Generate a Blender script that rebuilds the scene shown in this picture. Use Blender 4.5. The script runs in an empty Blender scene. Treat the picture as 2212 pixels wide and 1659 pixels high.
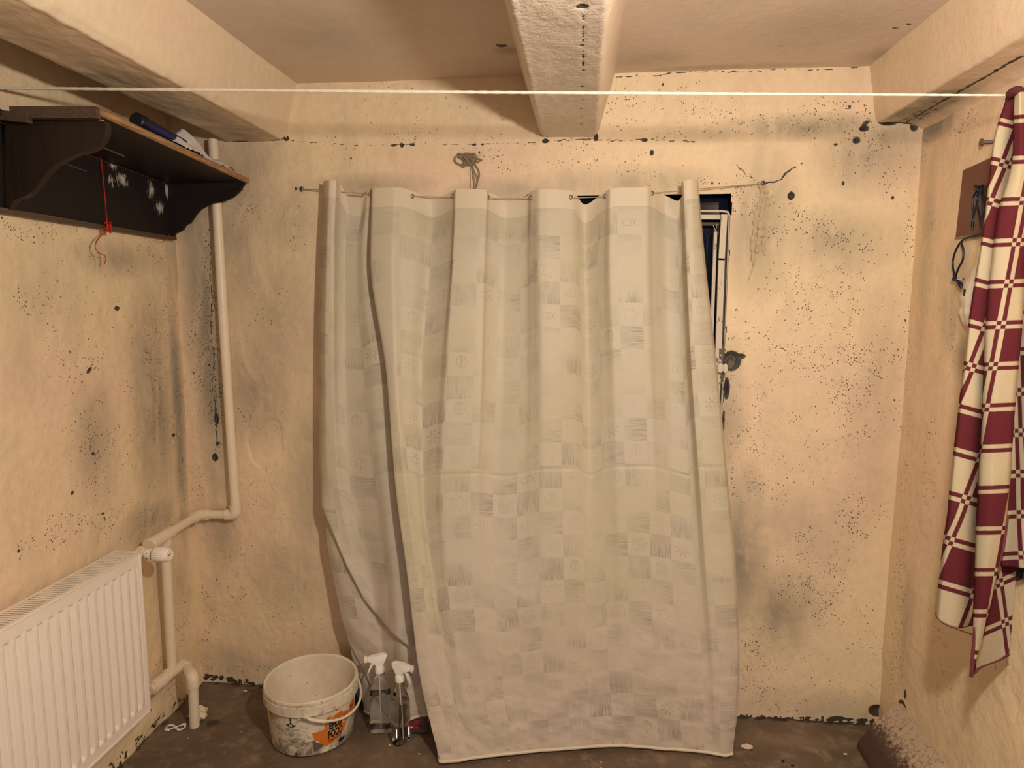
import bpy, bmesh, math, random
import numpy as np
from mathutils import Vector, Matrix
random.seed(7); RNG = np.random.default_rng(7)
C = bpy.context.scene
col = C.collection
# ------------------------------------------------------------------ camera
W, H, F = 2212, 1659, 1454.7
YAW, PITCH, ROLL = 0.10329, 0.12262, 0.00282
CAM = np.array([0.0, -2.2886, 1.45])
_f = np.array([-math.sin(YAW)*math.cos(PITCH), math.cos(YAW)*math.cos(PITCH), -math.sin(PITCH)])
_r = np.array([math.cos(YAW), math.sin(YAW), 0.0]); _u = np.cross(_r, _f)
_r, _u = math.cos(ROLL)*_r+math.sin(ROLL)*_u, -math.sin(ROLL)*_r+math.cos(ROLL)*_u
cd = bpy.data.cameras.new('camera'); cam = bpy.data.objects.new('camera', cd); col.objects.link(cam)
cd.sensor_width = 36; cd.lens = F/W*36; cd.clip_start = .02
M = Matrix(((_r[0], _u[0], -_f[0], CAM[0]), (_r[1], _u[1], -_f[1], CAM[1]), (_r[2], _u[2], -_f[2], CAM[2]), (0, 0, 0, 1)))
cam.matrix_world = M
C.camera = cam
# ------------------------------------------------------------------ world, lights, exposure
w = bpy.data.worlds.new('night'); C.world = w; w.use_nodes = True
w.node_tree.nodes['Background'].inputs[0].default_value = (.010, .014, .03, 1)
w.node_tree.nodes['Background'].inputs[1].default_value = 0.4
def light(name, loc, power, colr, radius):
    l = bpy.data.lights.new(name, 'POINT'); l.energy = power; l.color = colr; l.shadow_soft_size = radius
    o = bpy.data.objects.new(name, l); o.location = loc; col.objects.link(o); return o
light('bulb_light', (.30, -1.80, 1.77), 68, (1, .915, .78), .035)
# added soft fill low behind the camera, lifting the lower wall and curtain
al = bpy.data.lights.new('fill_light', 'AREA'); al.energy = 7; al.color = (1, .95, .95); al.shape = 'RECTANGLE'; al.size = .9; al.size_y = 1.2
ao = bpy.data.objects.new('fill_light', al); ao.location = (.35, -3.5, .9); ao.rotation_euler = (math.radians(78), 0, 0); col.objects.link(ao)
C.view_settings.view_transform = 'Standard'; C.view_settings.look = 'None'; C.view_settings.gamma = 1
C.view_settings.use_curve_mapping = False
C.view_settings.exposure = 0.14

def P(u, v, ax, val):
    """a pixel of the photograph to the point where it meets the plane axis ax = val"""
    d = _f*F + _r*(u-W/2) - _u*(v-H/2)
    return CAM + d*((val-CAM[ax])/d[ax])

XL, XR, YF, ZC = -1.434, 1.040, -5.6, 2.170
# ------------------------------------------------------------------ noise in numpy
_lat = RNG.random((256, 256))
def vn(x, y, f, seed=0):
    x = np.asarray(x)*f+seed*17.3; y = np.asarray(y)*f+seed*31.7
    i = np.floor(x).astype(int); j = np.floor(y).astype(int); a = x-i; b = y-j
    a = a*a*(3-2*a); b = b*b*(3-2*b); g = lambda p, q: _lat[p & 255, q & 255]
    return (g(i, j)*(1-a)+g(i+1, j)*a)*(1-b)+(g(i, j+1)*(1-a)+g(i+1, j+1)*a)*b-.5
def fbm(x, y, f, n=3, seed=0):
    return sum(vn(x, y, f*2**k, seed+k)/2**k for k in range(n))
def sm(a, b, x):
    t = np.clip((np.asarray(x, float)-a)/(b-a), 0, 1); return t*t*(3-2*t)
# ------------------------------------------------------------------ materials
class NT:
    def __init__(s, name):
        s.m = bpy.data.materials.new(name); s.m.use_nodes = True; s.t = s.m.node_tree; s.t.nodes.clear()
        s.out = s.t.nodes.new('ShaderNodeOutputMaterial')
    def n(s, typ, **k):
        n = s.t.nodes.new('ShaderNode'+typ)
        for a, b in k.items(): setattr(n, a, b)
        return n
    def put(s, sock, v):
        if isinstance(v, bpy.types.NodeSocket): s.t.links.new(v, sock)
        elif isinstance(v, (tuple, list)) and len(v) == 3 and sock.type == 'RGBA': sock.default_value = (*v, 1)
        else: sock.default_value = v
    def ma(s, op, a, b=0.0, c=0.0):
        n = s.n('Math', operation=op); s.put(n.inputs[0], a); s.put(n.inputs[1], b); s.put(n.inputs[2], c); return n.outputs[0]
    def add(s, a, b): return s.ma('ADD', a, b)
    def sub(s, a, b): return s.ma('SUBTRACT', a, b)
    def mul(s, a, b): return s.ma('MULTIPLY', a, b)
    def lt(s, a, b): return s.ma('LESS_THAN', a, b)
    def gt(s, a, b): return s.ma('GREATER_THAN', a, b)
    def mr(s, v, a, b, c=0.0, d=1.0, smooth=True):
        n = s.n('MapRange', interpolation_type='SMOOTHSTEP' if smooth else 'LINEAR')
        for k, q in enumerate((v, a, b, c, d)): s.put(n.inputs[k], q)
        return n.outputs[0]
    def mix(s, f, a, b, mode='MIX'):
        n = s.n('Mix', data_type='RGBA', blend_type=mode); s.put(n.inputs[0], f); s.put(n.inputs[6], a); s.put(n.inputs[7], b); return n.outputs[2]
    def coord(s, kind='Object', scale=None, loc=None):
        o = s.n('TexCoord').outputs[kind]
        if scale is not None or loc is not None:
            m = s.n('Mapping'); s.put(m.inputs[0], o)
            if scale is not None: m.inputs[3].default_value = scale
            if loc is not None: m.inputs[1].default_value = loc
            o = m.outputs[0]
        return o
    def noise(s, sc, det=3, vec=None, rough=.55, dist=0.0):
        n = s.n('TexNoise'); n.inputs['Scale'].default_value = sc; n.inputs['Detail'].default_value = det
        n.inputs['Roughness'].default_value = rough; n.inputs['Distortion'].default_value = dist
        if vec is not None: s.put(n.inputs['Vector'], vec)
        return n.outputs[0]
    def vor(s, sc, vec=None, feat='F1'):
        n = s.n('TexVoronoi', feature=feat); n.inputs['Scale'].default_value = sc
        if vec is not None: s.put(n.inputs['Vector'], vec)
        return n
    def attr(s, name): return s.n('Attribute', attribute_name=name).outputs['Fac']
    def uv(s, name='UVMap'):
        n = s.n('UVMap', uv_map=name); q = s.n('SeparateXYZ'); s.put(q.inputs[0], n.outputs[0]); return q.outputs[0], q.outputs[1], n.outputs[0]
    def bump(s, h, st=.3, d=.01, prev=None):
        n = s.n('Bump'); n.inputs['Strength'].default_value = st; n.inputs['Distance'].default_value = d; s.put(n.inputs['Height'], h)
        if prev is not None: s.put(n.inputs['Normal'], prev)
        return n.outputs[0]
    def pbsdf(s, colr, rough=.6, metal=0., normal=None, spec=.3, **k):
        n = s.n('BsdfPrincipled'); s.put(n.inputs['Base Color'], colr); s.put(n.inputs['Roughness'], rough); s.put(n.inputs['Metallic'], metal)
        n.inputs['Specular IOR Level'].default_value = spec
        if normal is not None: s.put(n.inputs['Normal'], normal)
        for a, b in k.items(): s.put(n.inputs[a.replace('_', ' ')], b)
        s.t.links.new(n.outputs[0], s.out.inputs[0]); s.b = n; return s.m
def simple(name, c, rough=.5, metal=0., nz=.08, sc=60, bs=.08, **k):
    s = NT(name); nf = s.noise(sc, 4, s.coord()); d = tuple(x*(1-nz*2) for x in c)
    return s.pbsdf(s.mix(nf, c, d), rough, metal, s.bump(nf, bs, .002), **k)

def plaster(name, c1, c2, c3, rough=.62, bumpy=1.0, fine=1.0):
    s = NT(name); oc = s.coord()
    big = s.noise(1.6, 4, oc, .5, .6); med = s.noise(5.5, 4, s.coord('Object', (1, 1, .45)), .6, .8); sml = s.noise(42, 5, oc, .65)
    c = s.mix(s.mr(big, .38, .62), c1, c2)
    c = s.mix(s.mul(s.mr(med, .48, .7), .55), c, c3)
    c = s.mix(s.mul(s.mr(sml, .35, .75), .16), c, (.42, .30, .18))
    st = s.attr('stain')
    stn = s.mul(st, s.mr(s.noise(9, 5, s.coord('Object', (1, 1, .4)), .65, 1.0), .25, .65, .5, 1.3))
    c = s.mix(stn, c, (.30, .255, .185))
    # mould specks
    sp = s.coord('Object', (1, 1, .72)); wob = s.noise(120, 2, oc)
    tot = None; cl_ = s.mr(s.noise(16, 3, oc, .6), .40, .60, .15, 1.0)
    for sc_, pr, rr in ((66, .22, .24), (130, 1.15, .27), (225, 1.9, .42)):
        v = s.vor(sc_, sp); q = s.n('SeparateColor'); s.put(q.inputs[0], v.outputs['Color'])
        on = s.lt(q.outputs[0], s.mul(s.mul(s.attr('mould'), cl_), pr))
        rad = s.add(s.mul(q.outputs[1], rr), s.mul(s.sub(wob, .5), .35))
        k = s.mul(on, s.mr(s.sub(rad, v.outputs['Distance']), -.01, .03))
        tot = k if tot is None else s.ma('MAXIMUM', tot, k)
    tot = s.mul(tot, .92)
    c = s.mix(tot, c, (.035, .028, .022))
    dk = s.mr(s.add(s.attr('dark'), s.mul(s.sub(s.noise(160, 4, oc, .6), .5), .5)), .40, .56)
    c = s.mix(s.mul(dk, .96), c, (.028, .024, .024))
    hh = s.add(s.mul(s.noise(30 if fine < 1.5 else 62, 5, s.coord('Object', (1, 1, .7)), .6, .35), 1.0), s.mul(s.noise(150, 3, oc, .6), .22*fine))
    nrm = s.bump(s.sub(hh, s.mul(s.add(tot, dk), .5)), .42*bumpy, .009)
    return s.pbsdf(c, rough, 0, nrm, .35)
PEACH, CREAM, TAN = (.785, .585, .41), (.785, .62, .40), (.65, .50, .35)
m_wall = plaster('plaster_peach_mouldy', PEACH, CREAM, TAN)
m_beam = plaster('plaster_beam_glossy', (.70, .58, .48), (.70, .59, .49), (.62, .52, .43), .38, .95, 1.6)
m_beam2 = plaster('plaster_beam_smooth', (.76, .58, .42), (.74, .60, .43), (.64, .50, .36), .5, .5, .8)
m_ceil = plaster('plaster_ceiling', (.68, .55, .45), (.66, .53, .43), (.60, .49, .40), .5, .4, .5)

def floor_mat():
    s = NT('floor_brown_paint'); oc = s.coord()
    c = s.mix(s.mr(s.noise(3, 5, oc, .6, .6), .35, .68), (.150, .104, .073), (.098, .068, .048))
    c = s.mix(s.mul(s.mr(s.noise(14, 7, oc, .75), .48, .70), .8), c, (.26, .19, .13))
    c = s.mix(s.mul(s.attr('stain'), .8), c, (.30, .21, .13))
    v = s.vor(38, oc); q = s.n('SeparateColor'); s.put(q.inputs[0], v.outputs['Color'])
    k = s.mul(s.lt(q.outputs[0], .10), s.lt(v.outputs['Distance'], s.mul(q.outputs[1], .17)))
    c = s.mix(s.mul(k, .6), c, (.58, .46, .33))
    dk = s.mr(s.add(s.attr('dark'), s.mul(s.sub(s.noise(60, 4, oc, .6), .5), .6)), .40, .6)
    c = s.mix(s.mul(dk, .85), c, (.03, .022, .018))
    return s.pbsdf(c, .5, 0, s.bump(s.noise(25, 6, oc, .65), .4, .006), .4)
m_floor = floor_mat()
m_pipe = simple('pipe_cream_paint', (.80, .67, .51), .38, nz=.06, sc=30)
m_rad = simple('radiator_enamel', (.86, .77, .68), .3, nz=.035, sc=12, bs=.03)
m_raddark = simple('radiator_inside_shade', (.10, .07, .05), .7)  # shade between the grille slats put into the convector's dark colour
m_steel = simple('worn_steel', (.20, .17, .15), .45, .7)
m_black = simple('black_plastic', (.012, .013, .02), .42)
m_dark = simple('void_shade_paint', (.012, .012, .018), .8)  # near-black colour stands in for the unlit gap round the window
m_chrome = simple('chrome', (.8, .78, .75), .15, 1.)
m_blue = simple('navy_plastic', (.012, .018, .085), .35)
m_lace = simple('white_lace', (.80, .74, .72), .8, nz=.1, sc=200, bs=.5)
m_red = simple('red_string', (.50, .022, .012), .6)
m_twine = simple('grey_twine', (.36, .27, .175), .9, nz=.25, sc=300, bs=.5)
m_wire = simple('wire_line', (.42, .34, .24), .5, .2)
m_rope = simple('cotton_rope', (.88, .80, .66), .9, nz=.12, sc=500, bs=.8)
m_chip = simple('plaster_chip', (.80, .66, .48), .9, nz=.15, sc=100)
m_wframe = None
def framemat():
    s = NT('window_cream_flaking'); oc = s.coord()
    c = s.mix(s.mr(s.noise(22, 6, oc, .7, .6), .32, .42), (.20, .14, .09), (.62, .53, .42))
    c = s.mix(s.mr(s.noise(60, 4, s.coord('Object', (1, 1, .2)), .7), .62, .70), c, (.02, .018, .016))
    return s.pbsdf(c, .6, 0, s.bump(s.noise(50, 4, oc), .5, .003))
m_wframe = framemat()
def woodmat(name, c1, c2, sc=(1, 14, 14), rough=.55, scuff=None):
    s = NT(name); g = s.noise(9, 6, s.coord('Object', sc), .65, .7)
    c = s.mix(s.mr(g, .32, .68), c1, c2); r = rough
    if scuff:
        tot = None
        for (px, py, pz, ry, rz) in scuff:
            mp = s.n('Mapping', vector_type='POINT'); s.put(mp.inputs[0], s.n('TexCoord').outputs['Object'])
            mp.inputs[1].default_value = (0, -py/ry, -pz/rz); mp.inputs[3].default_value = (0, 1/ry, 1/rz)
            ln = s.n('VectorMath', operation='LENGTH'); s.put(ln.inputs[0], mp.outputs[0])
            k = s.mr(ln.outputs['Value'], 0, 1, 1, 0); tot = k if tot is None else s.ma('MAXIMUM', tot, k)
        nz = s.noise(70, 8, s.coord('Object', (1, 1.3, .5)), .8, .6)
        k = s.mr(s.add(nz, s.mul(tot, .32)), .70, .86)
        k = s.mul(k, s.mr(tot, .02, .3))
        c = s.mix(s.mul(k, .75), c, (.70, .64, .58))
    return s.pbsdf(c, r, 0, s.bump(g, .25, .003), .35)
m_shelf = woodmat('shelf_black_brown', (.0085, .0055, .006), (.015, .009, .008), rough=.55,
    scuff=[(0, *P(u, v, 0, XL+.022)[1:], a, c) for u, v, a, c in ((246, 352, .05, .05), (262, 386, .07, .05), (240, 392, .03, .04), (326, 412, .05, .07), (345, 448, .06, .06), (360, 410, .03, .07))])
m_shelf2 = woodmat('shelf_black_plain', (.0085, .0055, .006), (.015, .009, .008), rough=.5)
m_bracket = woodmat('bracket_brown', (.017, .010, .006), (.025, .014, .009), (14, 14, 1), .5,
    scuff=None)
m_edge = woodmat('shelf_edge_worn', (.16, .085, .042), (.50, .28, .13), (14, 1.5, 60), .6)
m_edge2 = woodmat('shelf_edge_dark', (.055, .035, .022), (.12, .075, .05), (14, 1.5, 60), .6)
m_board = simple('fibreboard_maroon', (.155, .052, .034), .35, nz=.1, sc=14)
m_plank = woodmat('grey_plank', (.05, .045, .035), (.13, .115, .09), (40, 40, 2))

# ------------------------------------------------------------------ object helpers
def link(name, me, mat=None, parent=None):
    o = bpy.data.objects.new(name, me); col.objects.link(o)
    if mat is not None: me.materials.append(mat)
    if parent is not None: o.parent = parent; o.matrix_parent_inverse = parent.matrix_world.inverted() if False else Matrix()
    if parent is not None:
        o.matrix_parent_inverse = Matrix.Translation(-Vector(parent.location))
    return o
def thing(name, label, cat, loc=(0, 0, 0), group=None):
    o = bpy.data.objects.new(name, None); col.objects.link(o); o.location = tuple(float(q) for q in loc); o.empty_display_size = .05
    o['label'] = label; o['category'] = cat
    if group: o['group'] = group
    return o
def tag(o, label, cat, group=None):
    o['label'] = label; o['category'] = cat
    if group: o['group'] = group
    return o
def struct(o): o['kind'] = 'structure'; return o
def smooth(me, on=True):
    me.polygons.foreach_set('use_smooth', [on]*len(me.polygons)); me.update()
class B:
    """collects pieces into one bmesh, world coordinates"""
    def __init__(s): s.b = bmesh.new()
    def poly_prism(s, pts, ext):
        """pts: closed outline of 3-D points; ext: extrusion vector"""
        a = [s.b.verts.new(tuple(map(float, p))) for p in pts]; e = np.array(ext, float)
        c = [s.b.verts.new(tuple(np.array(p, float)+e)) for p in pts]; n = len(a)
        s.b.faces.new(a); s.b.faces.new(c[::-1])
        for i in range(n): s.b.faces.new((a[i], c[i], c[(i+1) % n], a[(i+1) % n]))
        return s
    def box(s, lo, hi, bev=0.0):
        x0, y0, z0 = lo; x1, y1, z1 = hi
        r = bmesh.ops.create_cube(s.b, size=1, matrix=Matrix.Translation(((x0+x1)/2, (y0+y1)/2, (z0+z1)/2)) @ Matrix.Diagonal((abs(x1-x0), abs(y1-y0), abs(z1-z0), 1)))
        if bev > 0:
            es = {e for v in r['verts'] for e in v.link_edges}
            bmesh.ops.bevel(s.b, geom=list(es), offset=bev, segments=2, affect='EDGES', profile=.5)
        return s
    def tube(s, pts, r, n=12, cap=True, closed=False):
        pts = [np.array(p, float) for p in pts]; m = len(pts)
        rs = r if isinstance(r, (list, tuple, np.ndarray)) else [r]*m
        rings = []; up = None
        for i, p in enumerate(pts):
            if closed: d = pts[(i+1) % m]-pts[i-1]
            else: d = pts[min(i+1, m-1)]-pts[max(i-1, 0)]
            d = d/(np.linalg.norm(d)+1e-12)
            if up is None:
                up = np.cross(d, [0, 0, 1.]) if abs(d[2]) < .9 else np.cross(d, [1., 0, 0])
            up = up-d*(up@d); up = up/np.linalg.norm(up); q = np.cross(d, up)
            rings.append([s.b.verts.new(tuple(p+rs[i]*(math.cos(2*math.pi*k/n)*up+math.sin(2*math.pi*k/n)*q))) for k in range(n)])
        for i in range(m if closed else m-1):
            a, b = rings[i], rings[(i+1) % m]
            for k in range(n): s.b.faces.new((a[k], a[(k+1) % n], b[(k+1) % n], b[k]))
        if cap and not closed: s.b.faces.new(rings[0][::-1]); s.b.faces.new(rings[-1])
        return s
    def lathe(s, prof, c, n=64, axis='Z', close=False, sx=1, sy=1):
        """prof: (r, h) pairs turned round an axis through c"""
        c = np.array(c, float); rings = []
        for r, h in prof:
            ring = []
            for k in range(n):
                a = 2*math.pi*k/n; x, y = r*math.cos(a)*sx, r*math.sin(a)*sy
                p = (x, y, h) if axis == 'Z' else ((h, x, y) if axis == 'X' else (x, h, y))
                ring.append(s.b.verts.new(tuple(c+np.array(p))))
            rings.append(ring)
        for a, b in zip(rings[:-1], rings[1:]):
            for k in range(n): s.b.faces.new((a[k], a[(k+1) % n], b[(k+1) % n], b[k]))
        if close: s.b.faces.new(rings[0][::-1]); s.b.faces.new(rings[-1])
        return s
    def obj(s, name, mat, parent=None, sm_=True):
        bmesh.ops.recalc_face_normals(s.b, faces=s.b.faces)
        me = bpy.data.meshes.new(name); s.b.to_mesh(me); s.b.free()
        if sm_:
            smooth(me)
            try: me.set_sharp_from_angle(angle=math.radians(38))
            except Exception: pass
        return link(name, me, mat, parent)
def spline(pts, n=8):
    pts = [np.array(p, float) for p in pts]; out = []
    q = [2*pts[0]-pts[1]]+pts+[2*pts[-1]-pts[-2]]
    for i in range(1, len(q)-2):
        for k in range(n):
            t = k/n; a, b, c, d = q[i-1:i+3]
            out.append(.5*((2*b)+(c-a)*t+(2*a-5*b+4*c-d)*t*t+(3*b-a-3*c+d)*t**3))
    out.append(pts[-1]); return out
def grid_mesh(name, V, mask=None, mat=None, parent=None, attrs=None, uv=None, flip=False, closed_u=False):
    """V: (n, m, 3) array of points; mask (n-1, m-1) of kept faces"""
    n, m = V.shape[:2]; idx = np.arange(n*m).reshape(n, m)
    a, b, c, d = idx[:-1, :-1], idx[1:, :-1], idx[1:, 1:], idx[:-1, 1:]
    q = np.stack([a, b, c, d] if not flip else [a, d, c, b], -1)
    q = q[mask] if mask is not None else q.reshape(-1, 4)
    me = bpy.data.meshes.new(name); me.vertices.add(n*m); me.vertices.foreach_set('co', V.astype(np.float32).ravel())
    me.loops.add(len(q)*4); me.loops.foreach_set('vertex_index', q.astype(np.int32).ravel())
    me.polygons.add(len(q)); me.polygons.foreach_set('loop_start', np.arange(0, len(q)*4, 4, dtype=np.int32))
    me.polygons.foreach_set('use_smooth', np.ones(len(q), bool)); me.update(calc_edges=True)
    for k, A in (attrs or {}).items():
        at = me.attributes.new(k, 'FLOAT', 'POINT'); at.data.foreach_set('value', A.astype(np.float32).ravel())
    if uv is not None:
        l = me.uv_layers.new(name='UVMap'); l.data.foreach_set('uv', uv.reshape(-1, 2)[q.ravel()].astype(np.float32).ravel())
    me.validate(); return link(name, me, mat, parent)
# marks on a wall: p, q are the wall's own two coordinates
def blob(A, p, q, cx, cy, rx, ry, val, soft=1.0, ang=0.0):
    dx, dy = p-cx, q-cy; ca, sa = math.cos(ang), math.sin(ang)
    X, Y = (dx*ca+dy*sa)/rx, (-dx*sa+dy*ca)/ry
    np.maximum(A, val*np.clip(1-(X*X+Y*Y)**.5, 0, 1)**soft, out=A)
def crack(A, p, q, pts, wd, val):
    for (x0, y0), (x1, y1) in zip(pts[:-1], pts[1:]):
        lo = (min(x0, x1)-.05, min(y0, y1)-.05); hi = (max(x0, x1)+.05, max(y0, y1)+.05)
        s_ = (p > lo[0]) & (p < hi[0]) & (q > lo[1]) & (q < hi[1])
        pp, qq = p[s_], q[s_]; dx, dy = x1-x0, y1-y0; t = np.clip(((pp-x0)*dx+(qq-y0)*dy)/(dx*dx+dy*dy+1e-12), 0, 1)
        d = np.hypot(pp-x0-t*dx+.006*vn(pp, qq, 70, 5), qq-y0-t*dy+.006*vn(pp, qq, 70, 6))
        A[s_] = np.maximum(A[s_], val*np.clip(1.4-d/wd, 0, 1))
# ------------------------------------------------------------------ wall_back
def BW(u, v):
    a = P(u, v, 1, 0.); return a[0], a[2]
def wall_back():
    R = .0038
    xs = np.arange(XL-.01, XR+.011, R); zs = np.arange(-.01, ZC+.02, R)
    p, q = np.meshgrid(xs, zs, indexing='ij')
    stain = np.zeros_like(p); mould = np.zeros_like(p); dark = np.zeros_like(p)
    def st(u, v, ru, rv, val=.8, ang=0): x, z = BW(u, v); blob(stain, p, q, x, z, ru/632, rv/632, val, .8, ang)
    def mo(u, v, ru, rv, val=.4, ang=0): val *= (.62 if v < 420 else 1); x, z = BW(u, v); blob(mould, p, q, x, z, ru/632, rv/632, val, .6, ang)
    def dk(u, v, ru, rv, val=1.6, ang=0): x, z = BW(u, v); blob(dark, p, q, x, z, ru/632, rv/632, val, 1, ang)
    def ck(pts, wd=.0035, val=1.0): crack(dark, p, q, [BW(*a) for a in pts], wd, val)
    for a in [(520, 520, 110, 300, .55), (600, 700, 140, 240, .5), (560, 830, 110, 170, .75), (455, 740, 50, 420, 1.0), (420, 600, 40, 300, .7), (620, 480, 80, 120, .45), (480, 1150, 50, 90, .6), (660, 1000, 60, 260, .45),
              (1600, 1200, 70, 230, .85), (1680, 1320, 90, 120, .8), (1640, 480, 90, 180, .7), (1800, 520, 150, 80, .55), (1870, 340, 120, 90, .6), (1560, 900, 60, 200, .6), (1720, 1130, 160, 90, .35),
              (1350, 395, 260, 40, .6), (800, 400, 160, 30, .6), (1100, 410, 150, 30, .5), (620, 1250, 110, 110, .5), (1560, 290, 300, 22, .45), (1750, 275, 220, 30, .75), (1910, 300, 70, 60, .6),
              (1760, 1530, 200, 60, .4), (500, 1440, 110, 60, .4), (1890, 900, 60, 300, .35), (520, 360, 130, 70, .4)]: st(*a)
    for a in [(1480, 240, 150, 60, .5), (1350, 230, 60, 60, .5), (1700, 270, 220, 26, .75), (1870, 270, 40, 30, 1.), (1800, 240, 90, 30, .5), (1850, 320, 90, 60, .5), (1950, 380, 50, 60, .35),
              (1400, 370, 100, 40, .5), (1250, 330, 90, 40, .45), (1780, 500, 130, 35, .55, -.4), (1700, 500, 60, 40, .3), (1600, 430, 70, 50, .45), (1820, 620, 160, 120, .25),
              (1700, 640, 80, 70, .45, .4), (1690, 780, 130, 130, .35), (1850, 800, 100, 160, .5), (1790, 740, 60, 120, .4), (1620, 990, 60, 110, .55), (1680, 1010, 80, 80, .35), (1860, 1120, 60, 60, .75), (1850, 900, 70, 120, .3),
              (1760, 1250, 90, 130, .55, .3), (1700, 1210, 60, 60, .4), (1790, 1300, 40, 50, .7), (1850, 1330, 60, 50, .55), (1650, 1440, 70, 110, .65), (1760, 1425, 60, 26, .75), (1690, 1500, 60, 60, .5), (1880, 1400, 60, 40, .5),
              (1560, 850, 20, 90, .9), (1600, 720, 40, 60, .35), (1800, 1490, 100, 40, .3), (1940, 1450, 60, 90, .6), (1950, 700, 20, 260, .35),
              (455, 640, 22, 160, .85), (465, 850, 26, 160, .9), (440, 760, 40, 160, .6), (420, 1040, 40, 60, .6), (520, 440, 60, 60, .4), (640, 480, 30, 90, .35), (580, 700, 80, 120, .16), (560, 900, 60, 50, .3),
              (450, 1300, 50, 70, .7), (500, 1290, 50, 40, .55), (440, 1400, 26, 90, .9), (560, 1460, 90, 40, .4), (500, 1180, 70, 80, .25), (560, 1080, 80, 100, .12),
              (880, 300, 100, 22, .65), (1050, 320, 130, 40, .3), (1120, 370, 60, 24, .5), (720, 330, 60, 60, .2), (900, 240, 260, 60, .1), (760, 420, 30, 10, .8), (1500, 395, 60, 26, .7), (600, 1300, 130, 160, .10), (1700, 900, 200, 200, .18)]: mo(*a)
    for a in [(1850, 303, 17, 15, .85), (1868, 268, 22, 12, .75, .6), (1832, 232, 6, 3), (1709, 423, 9, 10, 2.2), (1709, 423, 5, 12, 2), (1408, 330, 6, 9, 1.4), (1392, 303, 12, 6, 1.2), (1822, 396, 4, 7), (1928, 427, 4, 5),
              (1178, 305, 9, 6, 2.), (1287, 297, 7, 12, 1.5), (620, 300, 10, 8, 1.4), (1580, 780, 28, 30, 1.8), (1600, 770, 16, 9, 1.4), (1570, 840, 9, 34, 1.6), (1563, 910, 3, 40, 1.6), (468, 905, 9, 22, 1.3), (464, 988, 11, 14, 1.5), (470, 958, 8, 5, 1.5),
              (1918, 266, 26, 7, 1.5), (1866, 278, 16, 9, 1.2), (1975, 272, 16, 20, 1.0), (850, 314, 9, 4, 1.4), (868, 314, 6, 6, 1.8), (890, 312, 9, 4, 1.5), (1024, 312, 8, 3, 1.8), (1042, 312, 6, 3, 1.3), (1700, 460, 20, 30, .3),
              (1806, 312, 7, 4, 1.2), (640, 408, 5, 6, 1.3), (652, 414, 8, 4, .8)]: dk(*a)
    # skirting of black mould where the plaster ends at the floor
    for k in range(300):
        u = random.uniform(430, 620) if k < 95 else random.uniform(1560, 1930)
        v = (1464+(u-436)*.15 if u < 640 else 1553+(u-1594)*.03)
        dk(u, v+random.uniform(-8, 3), random.uniform(2, 9), random.uniform(1.5, 6), 1.4)
    dk(1895, 1535, 26, 20, 1.6); dk(1925, 1545, 24, 16, 1.6); dk(1810, 1552, 24, 8, 1.5)
    ck([(630, 305), (760, 315), (900, 312), (1040, 311), (1160, 308)], .0022, .68)
    ck([(1180, 305), (1260, 302), (1350, 304), (1392, 302), (1500, 306)], .0026, .74)
    ck([(1330, 152+18), (1420, 158+8), (1500, 156), (1600, 160), (1690, 152), (1760, 155), (1860, 148)], .0024, .74)
    ck([(1648, 398), (1615, 380), (1588, 352)], .0022, .85); ck([(1650, 397), (1688, 388), (1695, 375), (1735, 352)], .003, .95)
    ck([(1700, 256), (1800, 240), (1870, 232)], .0022, .6)
    ck([(455, 545), (452, 600), (458, 640), (455, 700), (462, 780), (458, 830), (466, 880), (468, 940), (466, 985)], .0024, .85)
    ck([(412, 1020), (430, 1010), (455, 990)], .0015, .7)
    ck([(1180, 180), (1175, 240)], .001, .4)
    # shape
    y = .006*fbm(p, q, 2.2, 3, 1)+.0035*fbm(p, q, 11, 3, 3)+.0012*fbm(p, q*.7, 45, 3, 9)
    bulge = sm(1.985, 2.03, q+.004*vn(p, q, 12, 2))
    y = y-.014*bulge
    # flaked patch and its edge
    x0, z0 = BW(575, 960); d = np.hypot((p-x0)/.07, (q-z0)/.10)+.35*fbm(p, q, 14, 2, 4); y += .0035*sm(1.05, .92, d)*(p < BW(640, 900)[0])*(q > BW(0+560, 1250)[1])
    y += .010*np.clip(dark-.55, 0, 1)*(q > .03)
    y += .022*sm(.6, 1.1, dark)*(np.hypot(p-BW(1850, 303)[0], q-BW(1850, 303)[1]) < .04)
    V = np.stack([p, y, q], -1)
    (hx0, hz1), (hx1, _) = BW(1130, 424), BW(1580, 424)
    hz0 = BW(1560, 1010)[1]
    pc, qc = (p[:-1, :-1]+p[1:, 1:])/2, (q[:-1, :-1]+q[1:, 1:])/2
    rag = .003*vn(pc, qc, 60, 8)+.004*vn(pc, qc, 25, 4)
    hole = (pc > hx0) & (pc < hx1+rag) & (qc > hz0) & (qc < hz1+rag)
    bx, bz = BW(1580, 782)
    hole |= (np.hypot((pc-bx)/.018, (qc-bz)/.026)+rag*60 < 1)
    o = grid_mesh('wall_back', V, ~hole, m_wall, attrs=dict(stain=stain, mould=mould, dark=dark), flip=False)
    return struct(o), (hx0, hx1, hz0, hz1)
wb, (hx0, hx1, hz0, hz1) = wall_back()

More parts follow.
